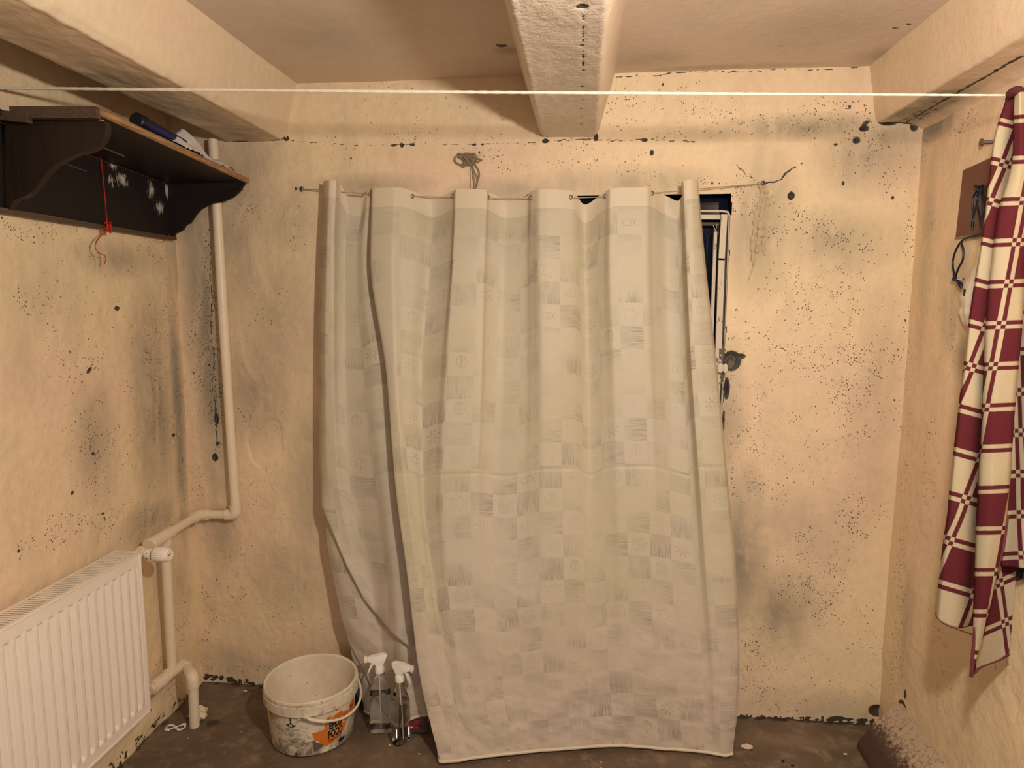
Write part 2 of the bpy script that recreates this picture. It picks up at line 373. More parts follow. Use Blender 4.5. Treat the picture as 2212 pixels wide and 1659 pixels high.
# ------------------------------------------------------------------ side walls
def side_wall(name, X, y0, sgn, marks, hole=None):
    R = .0055; ys = np.arange(y0, .012, R); zs = np.arange(-.01, ZC+.02, R)
    p, q = np.meshgrid(ys, zs, indexing='ij'); stain = np.zeros_like(p); mould = np.zeros_like(p); dark = np.zeros_like(p)
    def c(u, v): a = P(u, v, 0, X); return a[1], a[2]
    for kind, u, v, ry, rz, val, *ang in marks:
        A = dict(s=stain, m=mould, d=dark)[kind]; val = min(val, 1.0) if kind == 'd' and X < 0 else val; a, b = c(u, v); blob(A, p, q, a, b, ry, rz, val, {'s': .8, 'm': .6, 'd': 1}[kind], *(ang or [0]))
    return p, q, stain, mould, dark, c
p, q, stain, mould, dark, cL = side_wall('wall_left', XL, -1.7, 1, [
    ('s', 330, 880, .14, .50, .8), ('s', 385, 900, .05, .6, 1.0), ('s', 390, 560, .10, .25, .7), ('s', 260, 560, .25, .07, .6), ('s', 200, 950, .12, .22, .55), ('s', 330, 1120, .18, .10, .8), ('s', 90, 640, .2, .2, .3),
    ('s', 390, 1250, .08, .2, .4), ('s', 60, 760, .10, .2, .25), ('s', 380, 1540, .14, .10, .5),
    ('m', 200, 980, .10, .12, .75), ('m', 190, 790, .05, .04, .9, .5), ('m', 280, 1000, .05, .12, .3), ('m', 330, 800, .08, .2, .4), ('m', 370, 700, .06, .22, .45), ('m', 390, 930, .03, .3, .8), ('m', 375, 930, .05, .07, .8),
    ('m', 220, 1120, .14, .06, .55), ('m', 130, 1150, .12, .06, .5), ('m', 60, 1190, .06, .07, .65), ('m', 80, 640, .08, .06, .6), ('m', 130, 700, .08, .2, .25), ('m', 320, 1120, .10, .05, .6), ('m', 370, 1130, .04, .05, .8),
    ('m', 330, 540, .16, .05, .6), ('m', 60, 490, .2, .05, .5), ('m', 390, 1330, .05, .16, .6), ('m', 380, 1480, .08, .12, .55), ('m', 345, 1440, .03, .06, 1.), ('m', 250, 900, .3, .4, .13), ('m', 230, 700, .3, .3, .08),
    ('d', 253, 666, .022, .014, 1.6), ('d', 157, 1065, .012, .012, 1.5), ('d', 190, 800, .028, .012, .9, .6), ('d', 200, 980, .03, .012, .8, -.5), ('d', 395, 633, .012, .012, 1.2), ('d', 438, 705, .01, .012, 1.2), ('d', 425, 660, .01, .02, 1.),
    ('d', 410, 985, .008, .015, 1.6), ('d', 375, 940, .02, .02, .8), ('d', 169, 923, .006, .006, 1.2), ('d', 42, 1208, .008, .006, 1.2), ('d', 40, 1190, .012, .012, .8), ('d', 225, 1110, .015, .01, .9), ('d', 336, 1470, .02, .03, .9)])
for k in range(90):
    yy = random.uniform(-.75, -.02); blob(dark, p, q, yy, .008+random.uniform(-.01, .02), random.uniform(.004, .014), random.uniform(.004, .010), 1.2)
y_ = -.014*sm(1.2, .4, q)*0
x_ = XL+.008*fbm(p, q, 2., 3, 11)+.005*fbm(p, q, 9, 3, 13)+.0016*fbm(p, q, 45, 3, 19)-.012*np.clip(dark-.55, 0, 1)
x_ += .012*sm(.10, .0, q)*(.6+vn(p, q, 14, 3))
struct(grid_mesh('wall_left', np.stack([x_, p, q], -1), None, m_wall, attrs=dict(stain=stain, mould=mould, dark=dark)))
p, q, stain, mould, dark, cR = side_wall('wall_right', XR, -1.5, -1, [
    ('s', 2060, 640, .10, .2, .6), ('s', 2080, 760, .08, .1, .7), ('s', 2000, 560, .05, .4, .5), ('s', 1960, 1350, .05, .25, .4), ('s', 2020, 262, .14, .07, 1.3), ('s', 2100, 900, .12, .2, .3),
    ('m', 2010, 480, .05, .06, .4), ('m', 2040, 740, .06, .14, .35), ('m', 1960, 800, .03, .2, .3), ('m', 1960, 980, .04, .2, .55), ('m', 2010, 1000, .05, .14, .35), ('m', 1945, 1250, .05, .20, .7), ('m', 1940, 1420, .05, .2, .9),
    ('m', 2020, 1300, .06, .16, .3), ('m', 2030, 1450, .07, .14, .4), ('m', 2090, 260, .10, .06, .35), ('m', 1990, 320, .04, .05, .7), ('d', 2020, 225, .16, .028, .75, .2), ('d', 1995, 255, .05, .02, 1.1), ('d', 1950, 1530, .04, .04, 1.3), ('d', 1960, 1560, .05, .04, 1.1), ('d', 1955, 1500, .02, .04, .8)])
x_ = XR-.006*fbm(p, q, 2.4, 3, 21)-.003*fbm(p, q, 10, 3, 23)-.001*fbm(p, q, 40, 3, 29)+.008*np.clip(dark-.55, 0, 1)
struct(grid_mesh('wall_right', np.stack([x_, p, q], -1), None, m_wall, attrs=dict(stain=stain, mould=mould, dark=dark), flip=True))
# the part of the room behind the camera
z0 = lambda *a: {k: np.zeros((2, 2)) for k in ('stain', 'mould', 'dark')}
def quad(name, pts, mat):
    V = np.array(pts, float).reshape(2, 2, 3); return struct(grid_mesh(name, V, None, mat, attrs=z0()))
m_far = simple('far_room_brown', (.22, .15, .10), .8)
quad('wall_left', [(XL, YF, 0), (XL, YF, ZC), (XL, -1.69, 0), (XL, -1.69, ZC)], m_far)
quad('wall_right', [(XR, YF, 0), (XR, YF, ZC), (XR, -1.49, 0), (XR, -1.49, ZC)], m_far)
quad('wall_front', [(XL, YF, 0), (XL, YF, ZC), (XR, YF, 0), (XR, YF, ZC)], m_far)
# ------------------------------------------------------------------ ceiling, beams, floor
xs = np.arange(XL-.01, XR+.02, .012); ys = np.arange(YF, .01, .012)
p, q = np.meshgrid(xs, ys, indexing='ij'); stain = np.zeros_like(p); mould = np.zeros_like(p); dark = np.zeros_like(p)
def CW(u, v): a = P(u, v, 2, ZC); return a[0], a[1]
for u, v, rx, ry, val in [(1085, 100, .03, .02, 1.1), (1070, 98, .02, .01, 1.2), (1935, 60, .02, .008, 1.3), (1965, 52, .012, .006, 1.3), (1740, 130, .02, .01, .6), (1690, 98, .01, .004, .9)]: blob(dark, p, q, *CW(u, v), rx, ry, val)
for u, v, rx, ry, val in [(1100, 110, .06, .04, .9), (1750, 60, .2, .2, .35), (1400, 130, .15, .12, .5), (700, 80, .2, .2, .3), (1900, 120, .1, .1, .5), (1560, 145, .4, .03, .7)]: blob(stain, p, q, *CW(u, v), rx, ry, val)
struct(grid_mesh('ceiling', np.stack([p, q, ZC+.004*fbm(p, q, 3, 3, 31)], -1), None, m_ceil, attrs=dict(stain=stain, mould=mould, dark=dark), flip=True))
def beam(name, prof, seed, arris, marks=(), rough=1., mat=None):
    """prof: outline (x, z) from one top corner round the soffit to the other; fine grid along y"""
    pts = []; 
    for (a, b), (c, d) in zip(prof[:-1], prof[1:]):
        L = math.hypot(c-a, d-b); n = max(2, int(L/.0052))
        for k in range(n): pts.append((a+(c-a)*k/n, b+(d-b)*k/n))
    pts.append(prof[-1]); pts = np.array(pts)
    for _ in range(3): pts[1:-1] = .25*pts[:-2]+.5*pts[1:-1]+.25*pts[2:]
    ys = np.concatenate([np.arange(.008, -1.5, -.0065), np.arange(-1.5, YF, -.04)])
    tx = np.gradient(pts[:, 0]); tz = np.gradient(pts[:, 1]); L = np.hypot(tx, tz); nx, nz = -tz/L, tx/L
    if nz[len(pts)//2] > 0: nx, nz = -nx, -nz
    s_ = np.concatenate([[0], np.cumsum(np.hypot(*np.diff(pts, axis=0).T))])
    S, Y = np.meshgrid(s_, ys, indexing='ij')
    stain = np.zeros_like(S); mould = np.zeros_like(S); dark = np.zeros_like(S)
    PX = np.repeat(pts[:, :1], len(ys), 1); PZ = np.repeat(pts[:, 1:], len(ys), 1)
    bot = np.exp(-((PZ-pts[:, 1].min())/.02)**2)
    d = .004*fbm(S, Y, 4, 3, seed)+.0022*fbm(S*1.4, Y, 26, 3, seed+3)*(.35+rough*bot)
    for ax, az in arris:
        dd = np.hypot(PX-ax, PZ-az); e = np.exp(-(dd/.006)**2)*(Y < -.02)
        d += e*(.003+.006*np.clip(vn(S*3, Y, 45, seed+7)+.15, 0, 1))
    for kind, x, y, rx, ry, val in marks:
        A = dict(s=stain, m=mould, d=dark)[kind]; msk = PZ < pts[:, 1].min()+(.024 if name == 'trim_3' else .012)
        T = np.zeros_like(A); blob(T, PX, Y, x, y, rx, ry, val); np.maximum(A, T*msk, out=A)
    d = d-.008*np.clip(dark-.5, 0, 1)
    V = np.stack([PX+nx[:, None]*d, Y, PZ+nz[:, None]*d], -1)
    return struct(grid_mesh(name, V, None, mat or m_beam, attrs=dict(stain=stain, mould=mould, dark=dark)))
mk = []
for u, v, a, b, val in [(1257, 12, .018, .012, 1.8), (1257, 98, .006, .010, 1.6), (1260, 152, .007, .008, 1.6), (1258, 186, .007, .010, 1.6), (1255, 235, .003, .006, 1.3)]:
    o = P(u, v, 2, 1.982); mk.append(('d', o[0], o[1], a, b, val))
for k in range(60):
    v = random.choice([random.uniform(30, 90), random.uniform(110, 145), random.uniform(215, 275)]); o = P(1262-v*.02+random.uniform(-1.5, 1.5), v, 2, 1.982); mk.append(('d', o[0], o[1], .0028, .006, 1.25))
mk += [('s', -.02, -.6, .10, .5, .25), ('d', -.135, -.008, .02, .014, 1.5), ('d', .034, -.006, .012, .016, 1.4)]
beam('trim_1', [(-.204, 2.175), (-.148, 1.995), (-.134, 1.982), (.030, 1.980), (.041, 1.992), (.092, 2.175)], 41, [(-.134, 1.982), (.032, 1.980)], mk, .6)
beam('trim_2', [(-1.262, 2.175), (-1.226, 1.996), (-1.212, 1.988), (-1.022, 1.990), (-1.006, 2.004), (-.964, 2.175)], 51, [(-1.020, 1.990)],
     [('s', -1.12, -.5, .09, .7, .45), ('s', -1.12, -.10, .12, .16, .8), ('d', -1.03, -.01, .06, .02, 1.2), ('d', -1.17, -.015, .05, .02, 1.2), ('s', -1.15, -1.0, .09, .3, .5)], .8, m_beam2)
mk = [('s', .96, -.18, .09, .3, 1.6), ('m', .93, -.1, .06, .15, .6), ('d', .95, -.01, .08, .02, 1.4)]
for k in range(60):
    t = k/60; o = P(1955+257*t, 267-(267-120)*t, 2, 1.997); mk.append(('d', min(o[0], 1.02)+.003*math.sin(k*1.7), o[1], .0045+.002*t, .02, 1.15))
for k in range(14): mk.append(('d', .955+.05*random.random(), -.06-.2*random.random(), .02, .035, .62))
beam('trim_3', [(.864, 2.175), (.893, 2.014), (.904, 2.000), (1.012, 1.996), (1.045, 1.980)], 61, [(.903, 2.000)], mk, .8, m_beam2)
xs = np.arange(XL-.02, XR+.02, .008); ys = np.arange(-1.3, .012, .008)
p, q = np.meshgrid(xs, ys, indexing='ij'); stain = np.zeros_like(p); dark = np.zeros_like(p)
def FW(u, v): a = P(u, v, 2, 0.); return a[0], a[1]
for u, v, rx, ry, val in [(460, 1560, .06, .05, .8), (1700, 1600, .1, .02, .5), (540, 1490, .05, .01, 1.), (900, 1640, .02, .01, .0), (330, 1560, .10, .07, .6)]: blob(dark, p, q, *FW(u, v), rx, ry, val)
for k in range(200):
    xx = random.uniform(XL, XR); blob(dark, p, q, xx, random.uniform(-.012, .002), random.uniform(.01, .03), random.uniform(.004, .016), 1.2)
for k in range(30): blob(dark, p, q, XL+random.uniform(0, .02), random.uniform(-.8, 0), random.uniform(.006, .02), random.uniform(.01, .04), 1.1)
for u, v, rx, ry, val in [(1720, 1600, .25, .05, .5), (560, 1530, .2, .08, .25), (800, 1630, .2, .06, .2)]: blob(stain, p, q, *FW(u, v), rx, ry, val)
struct(grid_mesh('floor', np.stack([p, q, .003*fbm(p, q, 6, 3, 71)-.003+0*p], -1), None, m_floor, attrs=dict(stain=stain, dark=dark), flip=False))
quad('floor', [(XL, YF, -.003), (XR, YF, -.003), (XL, -1.29, -.003), (XR, -1.29, -.003)], m_floor)
# sloped dark concrete wedge along the foot of the right wall
def wedgemat():
    s = NT('wedge_brown_worn'); oc = s.coord()
    sep = s.n('SeparateXYZ'); s.put(sep.inputs[0], oc)
    k = s.mr(s.add(s.noise(75, 6, oc, .75, .8), s.mul(s.mr(sep.outputs[0], .945, 1.02), .22)), .50, .72)
    c = s.mix(s.mul(k, s.mr(sep.outputs[0], .948, .975)), s.mix(s.noise(12, 4, oc), (.085, .042, .036), (.055, .030, .026)), (.46, .36, .26))
    return s.pbsdf(c, .5, 0, s.bump(s.noise(60, 5, oc, .7), .5, .005), .4)
ys = np.arange(-.128, -1.2, -.01); pr = np.array([(.918, -.01), (.922, .014), (.945, .05), (.952, .062), (.975, .090), (1.0, .118), (1.03, .155), (1.05, .18)])
tt = np.linspace(0, 7, 40); px = np.interp(tt, range(8), pr[:, 0]); pz = np.interp(tt, range(8), pr[:, 1])
S, Y = np.meshgrid(tt, ys, indexing='ij'); n_ = .008*fbm(S*.02, Y, 9, 3, 81)
V = np.stack([np.repeat(px[:, None], len(ys), 1)+n_, Y+.0*S, np.repeat(pz[:, None], len(ys), 1)+n_*.6], -1)
wd = struct(grid_mesh('trim_4', V, None, wedgemat(), flip=True))
b = B(); b.poly_prism([(x, -.128, z) for x, z in zip(px, pz)]+[(1.05, -.128, -.01)], (0, -.004, 0)); b.obj('wedge_end', bpy.data.materials['wedge_brown_worn'], wd, False)
# ------------------------------------------------------------------ window_1 in the back wall
def quadmesh(name, quads, mat, parent=None):
    b = B()
    for q_ in quads: b.b.faces.new([b.b.verts.new(tuple(map(float, v))) for v in q_])
    return b.obj(name, mat, parent, False)
def PY(u, v, y): return P(u, v, 1, y)
win = bpy.data.objects.new('window_1', None); col.objects.link(win); win.location = (hx1, .04, hz0); struct(win)
X0, X1, Z0, Z1 = hx0-.004, hx1+.012, hz0-.004, hz1+.010
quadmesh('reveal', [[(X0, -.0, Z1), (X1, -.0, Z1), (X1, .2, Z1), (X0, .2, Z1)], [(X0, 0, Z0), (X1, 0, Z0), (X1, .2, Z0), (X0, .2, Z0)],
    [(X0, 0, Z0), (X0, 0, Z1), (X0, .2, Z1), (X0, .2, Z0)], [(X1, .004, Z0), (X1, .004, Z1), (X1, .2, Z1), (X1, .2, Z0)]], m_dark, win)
s = NT('night_glass'); m_glass_n = s.pbsdf((.02, .025, .05), .03, 0, None, .5, Transmission_Weight=.6)
fr = B(); y = .018; tl = lambda u, v, yy=y: PY(u, v, yy)
fr.tube([tl(1130, 452), tl(1400, 455), tl(1560, 456), tl(1572, 458), tl(1576, 466), tl(1574, 520), tl(1570, 640), tl(1564, 790), tl(1560, 860), tl(1556, 1000)], .0038, 8)
fo = fr.obj('frame_bead', m_wframe, win)
b = B()
def bar(b, u0, v0, u1, v1, wpx, y0, y1):
    a, c = np.array([u0, v0], float), np.array([u1, v1], float); t = (c-a)/np.linalg.norm(c-a); n = np.array([-t[1], t[0]])*wpx/2
    o = [PY(*(a+n), y0), PY(*(c+n), y0), PY(*(c-n), y0), PY(*(a-n), y0)]
    b.poly_prism(o, (0, y1-y0, 0))
bar(b, 1130, 466, 1568, 469, 10, .030, .045); b.obj('top_rail', m_wframe, win, False)
b = B(); bar(b, 1130, 481, 1572, 484, 7, .050, .07); b.obj('inner_rail', m_edge2, win, False)
b = B(); bar(b, 1572, 462, 1552, 1000, 7, .036, .06); b.obj('jamb', m_edge2, win, False)
b = B(); bar(b, 1565, 463, 1559, 558, 13, .012, .022); b.obj('cover_strip', m_wframe, win, False)
b = B(); bar(b, 1559, 562, 1544, 1000, 13, .014, .026); b.obj('sash_stile', m_wframe, win, False)
b = B(); bar(b, 1546, 500, 1527, 1000, 7, .040, .055); b.obj('sash_stile', m_wframe, win, False)
b = B(); bar(b, 1553, 488, 1547, 1000, 5, .060, .09); b.obj('sash_edge', m_edge2, win, False)
b = B(); b.tube(spline([tl(1549, 480+4, .05), tl(1546, 498, .036), tl(1541, 487, .034)], 4), .0012, 5); b.tube([tl(1546, 498, .036), tl(1552, 505, .034)], .001, 5); b.obj('frayed_wire', m_wframe, win)
quadmesh('pane', [[(X0, .10, Z0), (X1, .10, Z0), (X1, .10, Z1), (X0, .10, Z1)]], m_glass_n, win)
b = B(); c1 = PY(1556, 795, -.004); c2 = PY(1567, 796, -.006)
b.lathe([(.002, -.004), (.010, -.003), (.0115, 0), (.010, .006), (.004, .008)], c1, 20, 'Y', True, 1, 1.5); hn = b.obj('latch_knob', m_wframe, win)
b = B(); b.lathe([(.002, -.004), (.007, -.003), (.0085, 0), (.007, .006), (.003, .008)], c2, 20, 'Y', True, 1, 2.0); b.obj('latch_knob', m_wframe, win)
# rubble face behind the broken plaster at the latch
n = 26; uu, vv = np.meshgrid(np.linspace(1553, 1606, n), np.linspace(744, 830, n), indexing='ij')
V = np.array([[PY(uu[i, j], vv[i, j], .016) for j in range(n)] for i in range(n)]); V[..., 1] += .016*fbm(V[..., 0], V[..., 2], 60, 3, 91)
m_rub = simple('broken_mortar', (.20, .165, .13), .9, nz=.3, sc=120, bs=.8)
struct(grid_mesh('trim_5', V, None, m_rub))
# ------------------------------------------------------------------ radiator
RX, RY0, RY1, RZ0, RZ1 = XL+.120, -.462, -1.262, .184, .696
rad = thing('radiator', 'white enamelled panel radiator with vertical ribs on the left wall', 'radiator', (RX-.04, RY0-.4, RZ0))
b = B()
ys = np.arange(RY0-.006, RY1, -.0028); zs = np.concatenate([np.linspace(RZ0, RZ0+.028, 5), np.linspace(RZ0+.030, RZ0+.048, 7), np.linspace(RZ0+.06, RZ1-.06, 24), np.linspace(RZ1-.050, RZ1-.034, 7), np.linspace(RZ1-.03, RZ1, 5)])
p, q = np.meshgrid(ys, zs, indexing='ij'); ph = ((RY0-.020-p)/.0333) % 1.0
rib = sm(.0, .16, ph)*sm(.72, .56, ph); win_ = sm(RZ0+.032, RZ0+.046, q)*sm(RZ1-.036, RZ1-.044, q)*sm(RY0-.016, RY0-.022, p)
x_ = RX-.001-.0105*win_*(1-rib)+.002*win_*rib
grid_mesh('front_panel', np.stack([x_, p, q], -1), None, m_rad, rad, flip=False)
b = B(); b.box((RX-.005, RY1, RZ1-.004), (RX+.0015, RY0, RZ1+.002), .001); b.box((RX-.005, RY1, RZ0-.002), (RX+.0015, RY0, RZ0+.006), .001); b.box((RX-.005, RY0-.007, RZ0), (RX+.0015, RY0, RZ1), .001); b.obj('panel_rim', m_rad, rad)
b = B(); b.box((RX-.080, RY0-.004, RZ0+.004), (RX-.004, RY0-.001, RZ1+.001)); b.obj('side_panel', m_rad, rad, False)
b = B(); b.box((RX-.080, RY1, RZ0+.01), (RX-.074, RY0-.006, RZ1-.002)); b.obj('back_panel', m_rad, rad, False)
b = B(); b.box((RX-.072, RY1+.01, RZ0+.02), (RX-.020, RY0-.012, RZ1-.045)); b.obj('convector', m_raddark, rad, False)
sl = None; k = 0; yy = RY0-.012
b = B(); b.box((-.036, -.0029, -.0012), (.036, .0029, .0012), .0006); s0 = b.obj('grille_slat', m_rad, rad, False); s0.location = (RX-.042, yy, RZ1+.001)
b = B()
b.box((RX-.080, RY1, RZ1-.004), (RX-.074, RY0-.002, RZ1+.002)); b.box((RX-.010, RY1, RZ1-.004), (RX-.004, RY0-.002, RZ1+.002)); b.obj('grille_rail', m_rad, rad, False)
while yy-.011 > RY1:
    yy -= .011; o = s0.copy(); col.objects.link(o); o.location = (RX-.042, yy, RZ1+.001)
# ------------------------------------------------------------------ heating pipes
pr = .0162
PXX = -1.266
pipe = thing('heating_pipe', 'cream painted plastic heating pipe running down the left corner to the floor', 'pipe', (-1.303, -.262, 0))
def fitting(name, a, c, r=.0205, n=20):
    a, c = np.array(a, float), np.array(c, float); d = (c-a)/np.linalg.norm(c-a); e = .0015
    b = B(); b.tube([a, a+d*e, c-d*e, c], [r-.0015, r, r, r-.0015], n); return b.obj(name, m_pipe, pipe)
def elbow(name, a, m, c, r=.0205):
    a, m, c = [np.array(x, float) for x in (a, m, c)]
    pts = [a]+[(1-t)**2*(m+(a-m)*.55)+2*t*(1-t)*m+t*t*(m+(c-m)*.55) for t in np.linspace(0, 1, 8)]+[c]
    b = B(); b.tube(pts, r, 20); return b.obj(name, m_pipe, pipe)
top = PY(459, 285, -.032); el = PY(509, 1112, -.032)
px_at = lambda z: top[0]+(el[0]-top[0])*(top[2]-z)/(top[2]-el[2])
b = B(); b.tube([(top[0], -.032, 1.992), (px_at(1.3)-.002, -.031, 1.3), (el[0], -.032, el[2]+.03)], pr, 20); b.obj('riser', m_pipe, pipe)
cor = np.array([XL+.052, -.034, el[2]-.003])
c2 = P(326, 1176, 0, XL+.056)
elbow('elbow', (el[0], -.032, el[2]+.036), (el[0], -.032, el[2]), (el[0]-.036, -.033, el[2]))
b = B(); b.tube([(el[0]-.03, -.033, el[2]), (cor[0]+.03, -.034, cor[2])], pr, 20); b.obj('pipe', m_pipe, pipe)
d = (c2-cor); d = d/np.linalg.norm(d)
elbow('elbow', (cor[0]+.036, -.034, cor[2]), cor, cor+d*.036)
b = B(); b.tube([cor+d*.03, c2], pr, 20); b.obj('pipe', m_pipe, pipe)
tee = cor+d*(( .245-.034)/abs(d[1])); fitting('tee', tee-d*.035, tee+d*.040, .0215)
fitting('coupling', c2-d*.028, c2+d*.012, .0235, 12)
dt = tee.copy(); low = P(372, 1442, 0, dt[0])
b = B(); b.tube([dt, (dt[0], low[1], low[2])], pr, 20); b.obj('pipe', m_pipe, pipe)
fitting('tee', dt, dt-np.array([0, 0, .034]), .0205)
# lower connection
e1 = P(396, 1434, 0, dt[0]); a0 = P(334, 1482, 0, dt[0]); dd = (e1-a0)/np.linalg.norm(e1-a0)
b = B(); b.tube([a0-dd*.03, a0, e1], pr, 20); b.obj('pipe', m_pipe, pipe)
fitting('union_nut', a0-dd*.012, a0+dd*.026, .0235, 10); fitting('collar', a0+dd*.034, a0+dd*.06, .0215)
j = P(370, 1452, 0, dt[0]); fitting('tee', j-dd*.03, j+dd*.03, .0212)
foot = P(419, 1568, 2, 0.); e2 = P(416, 1462, 0, foot[0])
d2 = (e2-e1)/np.linalg.norm(e2-e1)
elbow('elbow', e1-dd*.034, e1, e1+d2*.03)
elbow('elbow', e2-d2*.030, e2, e2+np.array([0, 0, -.036]))
b = B(); b.tube([e1+d2*.02, e2-d2*.02], pr, 20); b.obj('pipe', m_pipe, pipe)
b = B(); b.tube([e2+np.array([0, 0, -.03]), (foot[0], foot[1]+.004, -.004)], pr, 20); b.obj('pipe', m_pipe, pipe)
# thermostatic valve on the radiator's upper port
vc = P(333, 1197, 0, RX+.006)
val = thing('radiator_valve', 'white ribbed thermostatic valve head at the upper corner of the radiator', 'valve', (RX-.05, vc[1], vc[2]))
b = B(); b.tube([(RX-.050, RY0-.002, vc[2]), (RX-.050, vc[1], vc[2]), (RX-.050, vc[1]+.02, vc[2]+.008)], .011, 14); b.lathe([(.011, -.035), (.016, -.03), (.016, -.01), (.012, -.008), (.0145, 0.006), (.0145, .014), (.01, .016)], (RX-.018, vc[1], vc[2]), 20, 'X', True); b.obj('valve_body', m_pipe, val)
b = B(); b.lathe([(.008, -.020), (.0165, -.018), (.0175, -.012), (.0175, -.004), (.012, -.002)], (RX-.001, vc[1], vc[2]), 24, 'X', True); b.obj('collar', m_rad, val)
b = B(); n = 80; prof = [(.012, .004), (.019, .007), (.0225, .012), (.0215, .048), (.0195, .056), (.0165, .058), (.0155, .0565)]
rings = []
for r, h in prof:
    rings.append([b.b.verts.new((RX+h, vc[1]+(r*(1+(.05 if .01 < h < .055 else 0)*(1 if k % 4 < 2 else -1)))*math.cos(2*math.pi*k/n), vc[2]+(r*(1+(.05 if .01 < h < .055 else 0)*(1 if k % 4 < 2 else -1)))*math.sin(2*math.pi*k/n))) for k in range(n)])
for a_, c_ in zip(rings[:-1], rings[1:]):
    for k in range(n): b.b.faces.new((a_[k], a_[(k+1) % n], c_[(k+1) % n], c_[k]))
b.b.faces.new(rings[0][::-1]); b.b.faces.new(rings[-1]); hd = b.obj('valve_head', m_rad, val)
b = B(); b.box((RX+.0563, vc[1]-.008, vc[2]-.001), (RX+.0573, vc[1]+.008, vc[2]+.001)); b.obj('head_mark', m_edge2, hd, False)
b = B()
for k in range(7):
    a_ = 2*math.pi*k/7; b.box((RX-.010, vc[1]+.0176*math.cos(a_)-.001, vc[2]+.0176*math.sin(a_)-.001), (RX-.007, vc[1]+.0176*math.cos(a_)+.001, vc[2]+.0176*math.sin(a_)+.001))
b.obj('scale_marks', m_black, val, False)
# ------------------------------------------------------------------ wall shelf
SX = -1.139
_a, _b = P(210, 240, 0, SX), P(531, 390, 0, SX); ya, za, yb, zb = _a[1], _a[2], _b[1], _b[2]
zt = lambda y: za+(zb-za)*(y-ya)/(yb-ya)
shelf = thing('wall_shelf', 'dark brown wooden wall shelf with curved brackets high on the left wall', 'shelf', (XL, -.36, 1.68))
b = B(); b.poly_prism([(SX+.002, ya, zt(ya)-.009), (SX+.002, yb, zt(yb)-.009), (XL+.02, yb, zt(yb)-.009), (XL+.02, -.96, zt(-.96)-.009), (XL+.065, -.96, zt(-.96)-.009), (XL+.065, ya, zt(ya)-.009)], (0, 0, .014)); b.obj('top_board', m_shelf2, shelf, False)
b = B(); b.tube([(SX+.002, ya-.0, zt(ya)+.0), (SX+.002, yb+.006, zt(yb)+.0)], .0095, 10); o = b.obj('front_edge', m_edge, shelf); o['label'] = 'worn golden front edge'
b = B(); b.poly_prism([(XL+.082, ya-.012, zt(ya)-.014), (SX+.006, ya-.012, zt(ya)-.018), (SX+.006, ya-.012, zt(ya)+.008), (XL+.082, ya-.012, zt(ya)+.013)], (0, .016, 0)); o = b.obj('end_edge', m_edge2, shelf, False); o['label'] = 'dark end grain edge'
b = B(); b.poly_prism([(XL+.005, ya-.018, zt(ya)-.012), (XL+.13, ya-.018, zt(ya)-.026), (XL+.13, ya-.018, zt(ya)-.004), (XL+.005, ya-.018, zt(ya)+.010)], (0, .016, 0)); b.box((XL+.003, -1.0, zt(-.9)-.02), (XL+.03, ya-.018, zt(-.9)+.006)); b.obj('cleat', m_edge2, shelf, False)
def ogee(px_list, yy):
    return [P(u, v, 1, yy) for u, v in px_list]
nb = [(12, 452), (12, 262), (226, 262), (228, 275), (226, 292), (218, 308), (208, 319), (190, 327), (166, 332), (140, 344), (118, 356), (100, 372), (88, 390), (76, 405), (64, 418), (50, 426), (34, 430), (24, 440), (20, 452)]
b = B(); b.poly_prism(ogee(nb, ya+.010), (0, .020, 0)); b.obj('bracket', m_bracket, shelf, False)
fb = [(366, 378), (530, 393), (524, 402), (515, 415), (505, 424), (492, 431), (478, 436), (460, 439), (445, 444), (432, 452), (423, 462), (415, 474), (409, 482), (400, 486), (394, 496), (384, 502), (377, 504), (376, 517), (350, 512)]
b = B(); b.poly_prism(ogee(fb, yb-.012), (0, .012, 0)); b.obj('bracket', m_shelf2, shelf, False)
_c, _d = P(375, 516, 1, -.055), P(0, 455, 0, XL+.02); lo = lambda y: _c[2]+(_d[2]-_c[2])*(y+.055)/(_d[1]+.055)
b = B(); b.poly_prism([(XL+.012, -.060, lo(-.06)), (XL+.012, -.060, zt(yb)-.012), (XL+.012, -1.0, zt(-1.)-.012), (XL+.012, -1.0, lo(-1.))], (.010, 0, 0)); b.obj('back_panel', m_shelf, shelf, False)
b = B(); b.poly_prism([(XL+.008, -.050, lo(-.05)-.004), (XL+.008, -.050, lo(-.05)+.006), (XL+.008, -1.0, lo(-1.)+.006), (XL+.008, -1.0, lo(-1.)-.004)], (.028, 0, 0)); b.obj('bottom_ledge', m_edge2, shelf, False)
b = B(); b.tube([(XL+.026, ya+.03, zt(ya)-.060), (XL+.026, ya+.30, zt(-.4)-.058), ], .002, 6); b.obj('batten', m_edge2, shelf); b = B()
b.tube([(XL+.12, ya+.02, zt(ya)-.012), (XL+.12, -.42, zt(-.42)-.012)], .003, 6); b.obj('batten', m_edge2, shelf)
b = B(); b.tube([P(13, 262, 1, -.716), P(11, 330, 1, -.716), P(12, 400, 1, -.716), P(14, 428, 1, -.716), P(18, 452, 1, -.716)], .0028, 8); b.obj('edge_strip', m_plank, shelf)
b = B(); b.lathe([(.0055, -.003), (.0045, -.0065), (.001, -.008)], P(222, 262, 1, -.714), 14, 'Y', True); b.obj('nail_head', m_edge, shelf)
